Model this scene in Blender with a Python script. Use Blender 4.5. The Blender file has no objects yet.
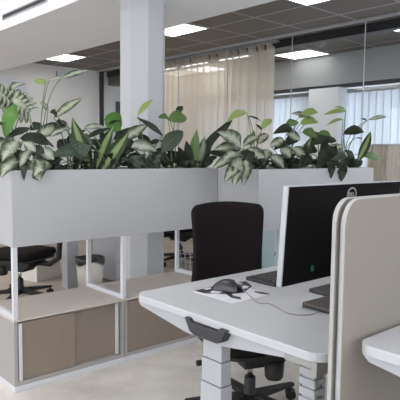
import bpy, bmesh, math, random
from mathutils import Vector, Matrix
random.seed(7)
S = bpy.context.scene
COL = S.collection
PI = math.pi

# ---------------------------------------------------------------- materials
def new_mat(name):
    m = bpy.data.materials.new(name); m.use_nodes = True
    nt = m.node_tree; b = nt.nodes['Principled BSDF']
    return m, nt, b

def mat(name, col, rough=0.5, metal=0.0, var=0.0, scale=20.0, bump=0.0, bscale=200.0, spec=0.5, detail=4.0):
    m, nt, b = new_mat(name)
    b.inputs['Roughness'].default_value = rough
    b.inputs['Metallic'].default_value = metal
    b.inputs['Specular IOR Level'].default_value = spec
    c = (col[0], col[1], col[2], 1)
    b.inputs['Base Color'].default_value = c
    tc = nt.nodes.new('ShaderNodeTexCoord')
    if var > 0:
        n = nt.nodes.new('ShaderNodeTexNoise'); n.inputs['Scale'].default_value = scale; n.inputs['Detail'].default_value = detail
        nt.links.new(tc.outputs['Object'], n.inputs['Vector'])
        r = nt.nodes.new('ShaderNodeValToRGB')
        r.color_ramp.elements[0].position = 0.3; r.color_ramp.elements[1].position = 0.7
        r.color_ramp.elements[0].color = tuple(x*(1-var) for x in col) + (1,)
        r.color_ramp.elements[1].color = tuple(min(1, x*(1+var)) for x in col) + (1,)
        nt.links.new(n.outputs['Fac'], r.inputs['Fac']); nt.links.new(r.outputs['Color'], b.inputs['Base Color'])
    if bump > 0:
        n2 = nt.nodes.new('ShaderNodeTexNoise'); n2.inputs['Scale'].default_value = bscale
        nt.links.new(tc.outputs['Object'], n2.inputs['Vector'])
        bp = nt.nodes.new('ShaderNodeBump'); bp.inputs['Strength'].default_value = bump; bp.inputs['Distance'].default_value = 0.002
        nt.links.new(n2.outputs['Fac'], bp.inputs['Height']); nt.links.new(bp.outputs['Normal'], b.inputs['Normal'])
    return m

def srgb(r, g, b):
    f = lambda v: (v/255/12.92) if v/255 <= 0.04045 else ((v/255+0.055)/1.055)**2.4
    return (f(r), f(g), f(b))

def emis(name, col, strength):
    m, nt, b = new_mat(name)
    b.inputs['Base Color'].default_value = col + (1,)
    b.inputs['Emission Color'].default_value = col + (1,)
    b.inputs['Emission Strength'].default_value = strength
    return m

def glass_mat(name, tint=(0.93, 0.95, 0.96), ior=1.45):
    m = bpy.data.materials.new(name); m.use_nodes = True
    nt = m.node_tree; nt.nodes.clear()
    o = nt.nodes.new('ShaderNodeOutputMaterial'); mx = nt.nodes.new('ShaderNodeMixShader')
    t = nt.nodes.new('ShaderNodeBsdfTransparent'); t.inputs['Color'].default_value = tint + (1,)
    g = nt.nodes.new('ShaderNodeBsdfGlossy'); g.inputs['Roughness'].default_value = 0.02
    fr = nt.nodes.new('ShaderNodeFresnel'); fr.inputs['IOR'].default_value = ior
    ge = nt.nodes.new('ShaderNodeNewGeometry'); iv = nt.nodes.new('ShaderNodeMath'); iv.operation = 'SUBTRACT'; iv.inputs[0].default_value = 1.0
    nt.links.new(ge.outputs['Backfacing'], iv.inputs[1])
    ml = nt.nodes.new('ShaderNodeMath'); ml.operation = 'MULTIPLY'; nt.links.new(fr.outputs['Fac'], ml.inputs[0]); nt.links.new(iv.outputs[0], ml.inputs[1])
    nt.links.new(ml.outputs[0], mx.inputs['Fac']); nt.links.new(t.outputs[0], mx.inputs[1]); nt.links.new(g.outputs[0], mx.inputs[2])
    nt.links.new(mx.outputs[0], o.inputs['Surface'])
    return m

def cloth_mat(name, col, trans, alpha=0.0, rough=0.9):
    m = bpy.data.materials.new(name); m.use_nodes = True
    nt = m.node_tree; nt.nodes.clear()
    o = nt.nodes.new('ShaderNodeOutputMaterial')
    d = nt.nodes.new('ShaderNodeBsdfDiffuse'); d.inputs['Color'].default_value = col + (1,)
    tl = nt.nodes.new('ShaderNodeBsdfTranslucent'); tl.inputs['Color'].default_value = col + (1,)
    mx = nt.nodes.new('ShaderNodeMixShader'); mx.inputs['Fac'].default_value = trans
    nt.links.new(d.outputs[0], mx.inputs[1]); nt.links.new(tl.outputs[0], mx.inputs[2])
    tp = nt.nodes.new('ShaderNodeBsdfTransparent'); m2 = nt.nodes.new('ShaderNodeMixShader'); m2.inputs['Fac'].default_value = alpha
    nt.links.new(mx.outputs[0], m2.inputs[1]); nt.links.new(tp.outputs[0], m2.inputs[2])
    nt.links.new(m2.outputs[0], o.inputs['Surface'])
    return m

def ceiling_tile_mat():
    m, nt, b = new_mat('dark_metal_ceiling_tile')
    b.inputs['Roughness'].default_value = 0.6
    tc = nt.nodes.new('ShaderNodeTexCoord'); sp = nt.nodes.new('ShaderNodeSeparateXYZ')
    nt.links.new(tc.outputs['Object'], sp.inputs[0])
    def line(sock, off, pitch, w):
        a = nt.nodes.new('ShaderNodeMath'); a.operation = 'SUBTRACT'; a.inputs[1].default_value = off
        nt.links.new(sock, a.inputs[0])
        p = nt.nodes.new('ShaderNodeMath'); p.operation = 'PINGPONG'; p.inputs[1].default_value = pitch/2
        nt.links.new(a.outputs[0], p.inputs[0])
        l = nt.nodes.new('ShaderNodeMath'); l.operation = 'LESS_THAN'; l.inputs[1].default_value = w
        nt.links.new(p.outputs[0], l.inputs[0]); return l.outputs[0]
    lx = line(sp.outputs['X'], GX, PX, 0.013); ly = line(sp.outputs['Y'], GY, PY, 0.013)
    mxm = nt.nodes.new('ShaderNodeMath'); mxm.operation = 'MAXIMUM'
    nt.links.new(lx, mxm.inputs[0]); nt.links.new(ly, mxm.inputs[1])
    n = nt.nodes.new('ShaderNodeTexNoise'); n.inputs['Scale'].default_value = 1.3
    nt.links.new(tc.outputs['Object'], n.inputs['Vector'])
    r = nt.nodes.new('ShaderNodeValToRGB'); r.color_ramp.elements[0].color = srgb(100, 92, 86)+(1,); r.color_ramp.elements[1].color = srgb(112, 104, 98)+(1,)
    nt.links.new(n.outputs['Fac'], r.inputs['Fac'])
    mix = nt.nodes.new('ShaderNodeMix'); mix.data_type = 'RGBA'
    nt.links.new(mxm.outputs[0], mix.inputs[0]); nt.links.new(r.outputs['Color'], mix.inputs[6]); mix.inputs[7].default_value = srgb(168, 166, 165)+(1,)
    nt.links.new(mix.outputs[2], b.inputs['Base Color'])
    return m

def floor_mat():
    m, nt, b = new_mat('polished_grey_concrete')
    b.inputs['Roughness'].default_value = 0.45
    tc = nt.nodes.new('ShaderNodeTexCoord')
    n = nt.nodes.new('ShaderNodeTexNoise'); n.inputs['Scale'].default_value = 2.2; n.inputs['Detail'].default_value = 9; n.inputs['Roughness'].default_value = 0.65
    nt.links.new(tc.outputs['Object'], n.inputs['Vector'])
    r = nt.nodes.new('ShaderNodeValToRGB')
    r.color_ramp.elements[0].position = 0.33; r.color_ramp.elements[1].position = 0.68
    r.color_ramp.elements[0].color = srgb(180, 174, 167)+(1,); r.color_ramp.elements[1].color = srgb(220, 215, 209)+(1,)
    nt.links.new(n.outputs['Fac'], r.inputs['Fac']); nt.links.new(r.outputs['Color'], b.inputs['Base Color'])
    n2 = nt.nodes.new('ShaderNodeTexNoise'); n2.inputs['Scale'].default_value = 60
    nt.links.new(tc.outputs['Object'], n2.inputs['Vector'])
    bp = nt.nodes.new('ShaderNodeBump'); bp.inputs['Strength'].default_value = 0.08; bp.inputs['Distance'].default_value = 0.003
    nt.links.new(n2.outputs['Fac'], bp.inputs['Height']); nt.links.new(bp.outputs['Normal'], b.inputs['Normal'])
    return m

def leaf_mat(name, edge, mid, mode, blot=0.0):
    """leaf colour from its own u (across) and v (along) coordinates"""
    m, nt, b = new_mat(name)
    b.inputs['Roughness'].default_value = 0.42
    b.inputs['Specular IOR Level'].default_value = 0.4
    uv = nt.nodes.new('ShaderNodeUVMap'); sp = nt.nodes.new('ShaderNodeSeparateXYZ'); nt.links.new(uv.outputs[0], sp.inputs[0])
    a = nt.nodes.new('ShaderNodeMath'); a.operation = 'SUBTRACT'; a.inputs[1].default_value = 0.5; nt.links.new(sp.outputs[0], a.inputs[0])
    ab = nt.nodes.new('ShaderNodeMath'); ab.operation = 'ABSOLUTE'; nt.links.new(a.outputs[0], ab.inputs[0])
    # veins: v - |u|*0.6 repeated
    mu = nt.nodes.new('ShaderNodeMath'); mu.operation = 'MULTIPLY_ADD'; mu.inputs[1].default_value = -0.5
    nt.links.new(ab.outputs[0], mu.inputs[0]); nt.links.new(sp.outputs[1], mu.inputs[2])
    pp = nt.nodes.new('ShaderNodeMath'); pp.operation = 'PINGPONG'; pp.inputs[1].default_value = 0.06
    nt.links.new(mu.outputs[0], pp.inputs[0])
    tc = nt.nodes.new('ShaderNodeTexCoord'); n = nt.nodes.new('ShaderNodeTexNoise'); n.inputs['Scale'].default_value = 30; n.inputs['Detail'].default_value = 3
    nt.links.new(tc.outputs['Object'], n.inputs['Vector'])
    r = nt.nodes.new('ShaderNodeValToRGB')
    r.color_ramp.elements[0].color = mid+(1,); r.color_ramp.elements[1].color = edge+(1,)
    add = nt.nodes.new('ShaderNodeMath'); add.operation = 'MULTIPLY_ADD'
    nt.links.new(n.outputs['Fac'], add.inputs[0])
    if mode == 'stripe':
        r.color_ramp.elements[0].position = 0.16; r.color_ramp.elements[1].position = 0.27
        add.inputs[1].default_value = 0.05; nt.links.new(ab.outputs[0], add.inputs[2])
    elif mode == 'blot':
        r.color_ramp.elements[0].position = 0.40; r.color_ramp.elements[1].position = 0.74
        add.inputs[1].default_value = 0.6
        m3 = nt.nodes.new('ShaderNodeMath'); m3.operation = 'MULTIPLY'; m3.inputs[1].default_value = 0.95; nt.links.new(ab.outputs[0], m3.inputs[0])
        m4 = nt.nodes.new('ShaderNodeMath'); m4.operation = 'MULTIPLY_ADD'; m4.inputs[1].default_value = 1.6
        nt.links.new(pp.outputs[0], m4.inputs[0]); nt.links.new(m3.outputs[0], m4.inputs[2])
        nt.links.new(m4.outputs[0], add.inputs[2])
    else:
        r.color_ramp.elements[0].position = 0.0; r.color_ramp.elements[1].position = 0.05
        add.inputs[1].default_value = 0.03; 
        mn = nt.nodes.new('ShaderNodeMath'); mn.operation = 'MINIMUM'
        nt.links.new(ab.outputs[0], mn.inputs[0]); 
        q = nt.nodes.new('ShaderNodeMath'); q.operation = 'MULTIPLY_ADD'; q.inputs[1].default_value = 0.9; q.inputs[2].default_value = 0.01
        nt.links.new(pp.outputs[0], q.inputs[0]); nt.links.new(q.outputs[0], mn.inputs[1])
        nt.links.new(mn.outputs[0], add.inputs[2])
    nt.links.new(add.outputs[0], r.inputs['Fac']); nt.links.new(r.outputs['Color'], b.inputs['Base Color'])
    # some light passes through a leaf
    tl = nt.nodes.new('ShaderNodeBsdfTranslucent'); nt.links.new(r.outputs['Color'], tl.inputs['Color'])
    mx = nt.nodes.new('ShaderNodeMixShader'); mx.inputs['Fac'].default_value = 0.22
    out = nt.nodes['Material Output']
    nt.links.new(b.outputs[0], mx.inputs[1]); nt.links.new(tl.outputs[0], mx.inputs[2]); nt.links.new(mx.outputs[0], out.inputs['Surface'])
    return m

# ceiling grid constants
PX, PY, GX, GY = 0.543, 0.69, 4.495, 3.53

M = dict(
    white_wall=mat('white_painted_plaster', srgb(228, 227, 226), 0.8, var=0.02, scale=1.5),
    column_paint=mat('white_column_paint', srgb(178, 179, 183), 0.75, var=0.01, scale=1.5),
    bulkhead_paint=mat('pale_grey_bulkhead_paint', srgb(166, 167, 168), 0.8, var=0.01, scale=1.5),
    white_ceiling=mat('white_painted_ceiling', srgb(243, 244, 246), 0.85, var=0.015, scale=1.2),
    white_steel=mat('white_powder_coated_steel', srgb(166, 167, 172), 0.45, var=0.012, scale=3),
    frame_white=mat('bright_white_steel_tube', srgb(198, 199, 204), 0.45, var=0.012, scale=3),
    carpet=mat('beige_office_carpet', srgb(172, 160, 149), 0.95, var=0.09, scale=3.0, bump=0.3, bscale=300),
    planter_white=mat('matt_white_planter_sheet', srgb(167, 167, 170), 0.5, var=0.015, scale=2.5),
    desk_white=mat('white_laminate', srgb(177, 178, 182), 0.38, var=0.01, scale=4),
    taupe=mat('taupe_door_laminate', srgb(132, 118, 107), 0.6, var=0.03, scale=5),
    carcass_lit=mat('taupe_carcass_lit', srgb(154, 150, 148), 0.6, var=0.02, scale=5),  # door taupe made lighter and greyer for the light on the sides
    ctop_lit=mat('taupe_cabinet_top_lit', srgb(184, 175, 168), 0.5, var=0.03, scale=6),  # door taupe paled to carry the light falling on the top
    black=mat('black_plastic', srgb(40, 37, 39), 0.5, var=0.05, scale=30),
    black_fabric=mat('black_woven_chair_fabric', srgb(27, 22, 23), 0.95, var=0.25, scale=160, bump=0.5, bscale=350, spec=0.15),
    chair_plastic=mat('black_chair_plastic', srgb(21, 18, 19), 0.6, var=0.05, scale=20),
    bracket=mat('charcoal_bracket_plastic', srgb(44, 42, 46), 0.5, var=0.05, scale=20),
    monitor_black=mat('black_monitor_plastic', srgb(15, 11, 13), 0.8, var=0.04, scale=10, spec=0.15),
    monitor_edge=mat('silver_monitor_edge', srgb(170, 173, 178), 0.4, metal=0.1, var=0.02, scale=10),
    silver=mat('brushed_silver', srgb(150, 150, 154), 0.5, metal=0.0, var=0.03, scale=40),
    chrome=mat('chrome', srgb(190, 190, 192), 0.15, metal=1.0, var=0.02, scale=20),
    laptop=mat('dark_grey_laptop', srgb(86, 78, 76), 0.5, var=0.06, scale=25),
    laptop_edge=mat('black_laptop_edge', srgb(38, 34, 36), 0.5, var=0.04, scale=25),
    key=mat('black_keyboard_key', srgb(58, 53, 55), 0.5, var=0.05, scale=60),
    screen_fabric=mat('beige_acoustic_fabric', srgb(133, 127, 120), 0.95, var=0.025, scale=250, bump=0.3, bscale=600, spec=0.1),
    screen_trim=mat('light_grey_panel_edge', srgb(160, 160, 160), 0.6, var=0.02, scale=20),
    screen_gap=mat('blue_grey_panel_core', srgb(150, 156, 163), 0.6, var=0.02, scale=20),
    grey_steel=mat('grey_galvanised_steel', srgb(150, 150, 148), 0.45, metal=0.3, var=0.05, scale=12),
    black_frame=mat('black_aluminium_frame', srgb(30, 29, 31), 0.4, var=0.03, scale=10),
    soil=mat('dark_potting_soil', srgb(40, 33, 28), 0.95, var=0.4, scale=60, bump=1.0, bscale=80),
    cable=mat('grey_cable', srgb(140, 136, 140), 0.5, var=0.04, scale=30),
    pad_black=mat('black_print_on_pad', srgb(42, 38, 46), 0.6, var=0.05, scale=30),
    pad_white=mat('white_print_on_pad', srgb(206, 207, 214), 0.5, var=0.02, scale=30),
    green_led=mat('green_sticker', srgb(30, 110, 66), 0.5, var=0.1, scale=80),
    stem=mat('green_stem', srgb(96, 108, 78), 0.5, var=0.12, scale=40),
    blue=mat('pale_blue_lacquer', srgb(176, 200, 208), 0.5, var=0.02, scale=6),
    bin_white=mat('white_bin_plastic', srgb(205, 200, 192), 0.5, var=0.02, scale=10),
    liner=mat('black_bin_liner', srgb(30, 28, 30), 0.35, var=0.1, scale=30),
    tiles=ceiling_tile_mat(), floor=floor_mat(),
    panel_light=emis('led_panel_diffuser', (1.0, 0.975, 0.96), 4.2),
    added_fill_light=emis('added_fill_diffuser', (1.0, 0.975, 0.96), 9.0),  # emitter for added fill panels only
    glass=glass_mat('clear_glass'),
    curtain=cloth_mat('sheer_beige_curtain', srgb(240, 226, 208), 0.5, 0.2),
    beige_cloth=cloth_mat('beige_pleated_cloth', srgb(196, 180, 160), 0.3),
    blind=cloth_mat('white_blind_fabric', srgb(222, 225, 230), 0.55),
    poster=mat('pale_paper', srgb(216, 220, 232), 0.6, var=0.01, scale=5),
    slot=mat('dark_air_slot', srgb(50, 52, 58), 0.6, var=0.05, scale=20),
)
LM = dict(
    D=leaf_mat('dark_green_leaf', srgb(28, 38, 24), srgb(60, 72, 48), 'vein'),
    D2=leaf_mat('slate_green_leaf', srgb(50, 64, 50), srgb(104, 116, 98), 'vein'),
    G=leaf_mat('vivid_green_leaf', srgb(74, 118, 46), srgb(104, 146, 72), 'vein'),
    G2=leaf_mat('mid_green_leaf', srgb(78, 104, 56), srgb(118, 142, 88), 'vein'),
    Y=leaf_mat('yellow_green_leaf', srgb(132, 152, 84), srgb(166, 182, 120), 'vein'),
    V=leaf_mat('cream_variegated_leaf', srgb(50, 64, 44), srgb(166, 172, 152), 'blot'),
    P=leaf_mat('pale_silver_leaf', srgb(92, 104, 84), srgb(176, 182, 168), 'blot'),
    S=leaf_mat('lime_striped_leaf', srgb(38, 54, 30), srgb(124, 146, 92), 'stripe'),
)

# ---------------------------------------------------------------- mesh helpers
class MB:
    def __init__(self): self.v = []; self.f = []; self.m = []; self.uv = {}
    def add(self, vs, fs, mi=0):
        o = len(self.v); self.v += [tuple(p) for p in vs]
        for f in fs: self.f.append(tuple(i+o for i in f)); self.m.append(mi)
        return o
    def box(self, x0, x1, y0, y1, z0, z1, mi=0, mtx=None):
        vs = [Vector((x, y, z)) for z in (z0, z1) for y in (y0, y1) for x in (x0, x1)]
        if mtx: vs = [mtx @ p for p in vs]
        self.add(vs, [(0,2,3,1), (4,5,7,6), (0,1,5,4), (2,6,7,3), (0,4,6,2), (1,3,7,5)], mi); return self
    def prism(self, pts, d0, d1, axis='z', mi=0):
        """polygon pts (2D) extruded along axis"""
        def p3(p, d): return (p[0], p[1], d) if axis == 'z' else ((p[0], d, p[1]) if axis == 'y' else (d, p[0], p[1]))
        n = len(pts); vs = [p3(p, d0) for p in pts]+[p3(p, d1) for p in pts]
        fs = [tuple(range(n))[::-1], tuple(range(n, 2*n))]+[(i, (i+1) % n, n+(i+1) % n, n+i) for i in range(n)]
        self.add(vs, fs, mi); return self
    def tube(self, pts, r, seg=8, mi=0, cap=True):
        pts = [Vector(p) for p in pts]; rs = r if isinstance(r, (list, tuple)) else [r]*len(pts)
        n = len(pts); up = Vector((0.13, 0.2, 1)).normalized(); vs = []; pu = None
        for i, p in enumerate(pts):
            t = (pts[min(i+1, n-1)]-pts[max(i-1, 0)])
            t = t.normalized() if t.length > 1e-9 else Vector((0, 0, 1))
            ref = pu if pu is not None else (up if abs(t.dot(up)) < 0.95 else Vector((1, 0, 0)))
            a = (ref-t*ref.dot(t)).normalized(); b = t.cross(a); pu = a
            for k in range(seg):
                an = 2*PI*k/seg; vs.append(p+(a*math.cos(an)+b*math.sin(an))*rs[i])
        fs = [(i*seg+k, i*seg+(k+1) % seg, (i+1)*seg+(k+1) % seg, (i+1)*seg+k) for i in range(n-1) for k in range(seg)]
        if cap: fs += [tuple(range(seg))[::-1], tuple((n-1)*seg+k for k in range(seg))]
        self.add(vs, fs, mi); return self
    def lathe(self, prof, c=(0, 0, 0), seg=24, mi=0):
        vs = [(c[0]+r*math.cos(2*PI*k/seg), c[1]+r*math.sin(2*PI*k/seg), c[2]+z) for r, z in prof for k in range(seg)]
        n = len(prof)
        fs = [(i*seg+k, i*seg+(k+1) % seg, (i+1)*seg+(k+1) % seg, (i+1)*seg+k) for i in range(n-1) for k in range(seg)]
        if prof[0][0] > 1e-6: fs.append(tuple(range(seg))[::-1])
        if prof[-1][0] > 1e-6: fs.append(tuple((n-1)*seg+k for k in range(seg)))
        self.add(vs, fs, mi); return self
    def grid(self, rows, mi=0, uv=True):
        """rows: list of lists of points"""
        nr = len(rows); nc = len(rows[0]); o = len(self.v)
        self.v += [tuple(p) for r in rows for p in r]
        for i in range(nr-1):
            for j in range(nc-1):
                self.f.append((o+i*nc+j, o+i*nc+j+1, o+(i+1)*nc+j+1, o+(i+1)*nc+j)); self.m.append(mi)
        for i in range(nr):
            for j in range(nc): self.uv[o+i*nc+j] = (j/(nc-1), i/(nr-1))
    def build(self, name, mats, parent=None, smooth=False, bevel=0, bseg=2, sub=0, origin=None):
        me = bpy.data.meshes.new(name)
        vs = self.v
        if origin is not None: vs = [(p[0]-origin[0], p[1]-origin[1], p[2]-origin[2]) for p in vs]
        me.from_pydata(vs, [], self.f); 
        if not isinstance(mats, (list, tuple)): mats = [mats]
        for m in mats: me.materials.append(m)
        for p, mi in zip(me.polygons, self.m): p.material_index = mi; p.use_smooth = smooth
        if self.uv:
            ul = me.uv_layers.new(name='UVMap')
            for l in me.loops: ul.data[l.index].uv = self.uv.get(l.vertex_index, (0.5, 0.5))
        me.validate(); me.update()
        if not self.uv:
            bm = bmesh.new(); bm.from_mesh(me); bmesh.ops.recalc_face_normals(bm, faces=bm.faces); bm.to_mesh(me); bm.free()
        o = bpy.data.objects.new(name, me); COL.objects.link(o)
        if origin is not None: o.location = origin
        if parent is not None: o.parent = parent
        if bevel > 0:
            b = o.modifiers.new('bevel', 'BEVEL'); b.width = bevel; b.segments = bseg; b.limit_method = 'ANGLE'; b.angle_limit = 0.6
            b.harden_normals = False
        if sub: s = o.modifiers.new('sub', 'SUBSURF'); s.levels = sub; s.render_levels = sub
        return o

def thing(name, label, cat, loc=(0, 0, 0), rz=0.0, group=None):
    o = bpy.data.objects.new(name, None); COL.objects.link(o); o.empty_display_size = 0.1
    o.location = loc; o.rotation_euler = (0, 0, rz); o['label'] = label; o['category'] = cat
    if group: o['group'] = group
    return o
def tag(o, label, cat, group=None):
    o['label'] = label; o['category'] = cat
    if group: o['group'] = group
    return o
def struct(name, mb, m, **k):
    o = mb.build(name, m, **k); o['kind'] = 'structure'; return o
def dup(root, loc, rz, label, group=None):
    r = root.copy(); COL.objects.link(r); r.location = loc; r.rotation_euler = (0, 0, rz); r['label'] = label
    if group: r['group'] = group
    for ch in list(root.children):
        c = ch.copy(); COL.objects.link(c); c.parent = r
        for g in ch.children:
            d = g.copy(); COL.objects.link(d); d.parent = c
    return r
def rrect(x0, x1, y0, y1, r, n=6, corners=(1, 1, 1, 1)):
    pts = []
    for k, (cx, cy, a0) in enumerate(((x0+r, y0+r, PI), (x1-r, y0+r, 1.5*PI), (x1-r, y1-r, 0), (x0+r, y1-r, 0.5*PI))):
        if corners[k]:
            for i in range(n+1):
                a = a0+i*PI/2/n; pts.append((cx+r*math.cos(a), cy+r*math.sin(a)))
        else: pts.append(((x0, y0), (x1, y0), (x1, y1), (x0, y1))[k])
    return pts

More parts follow.
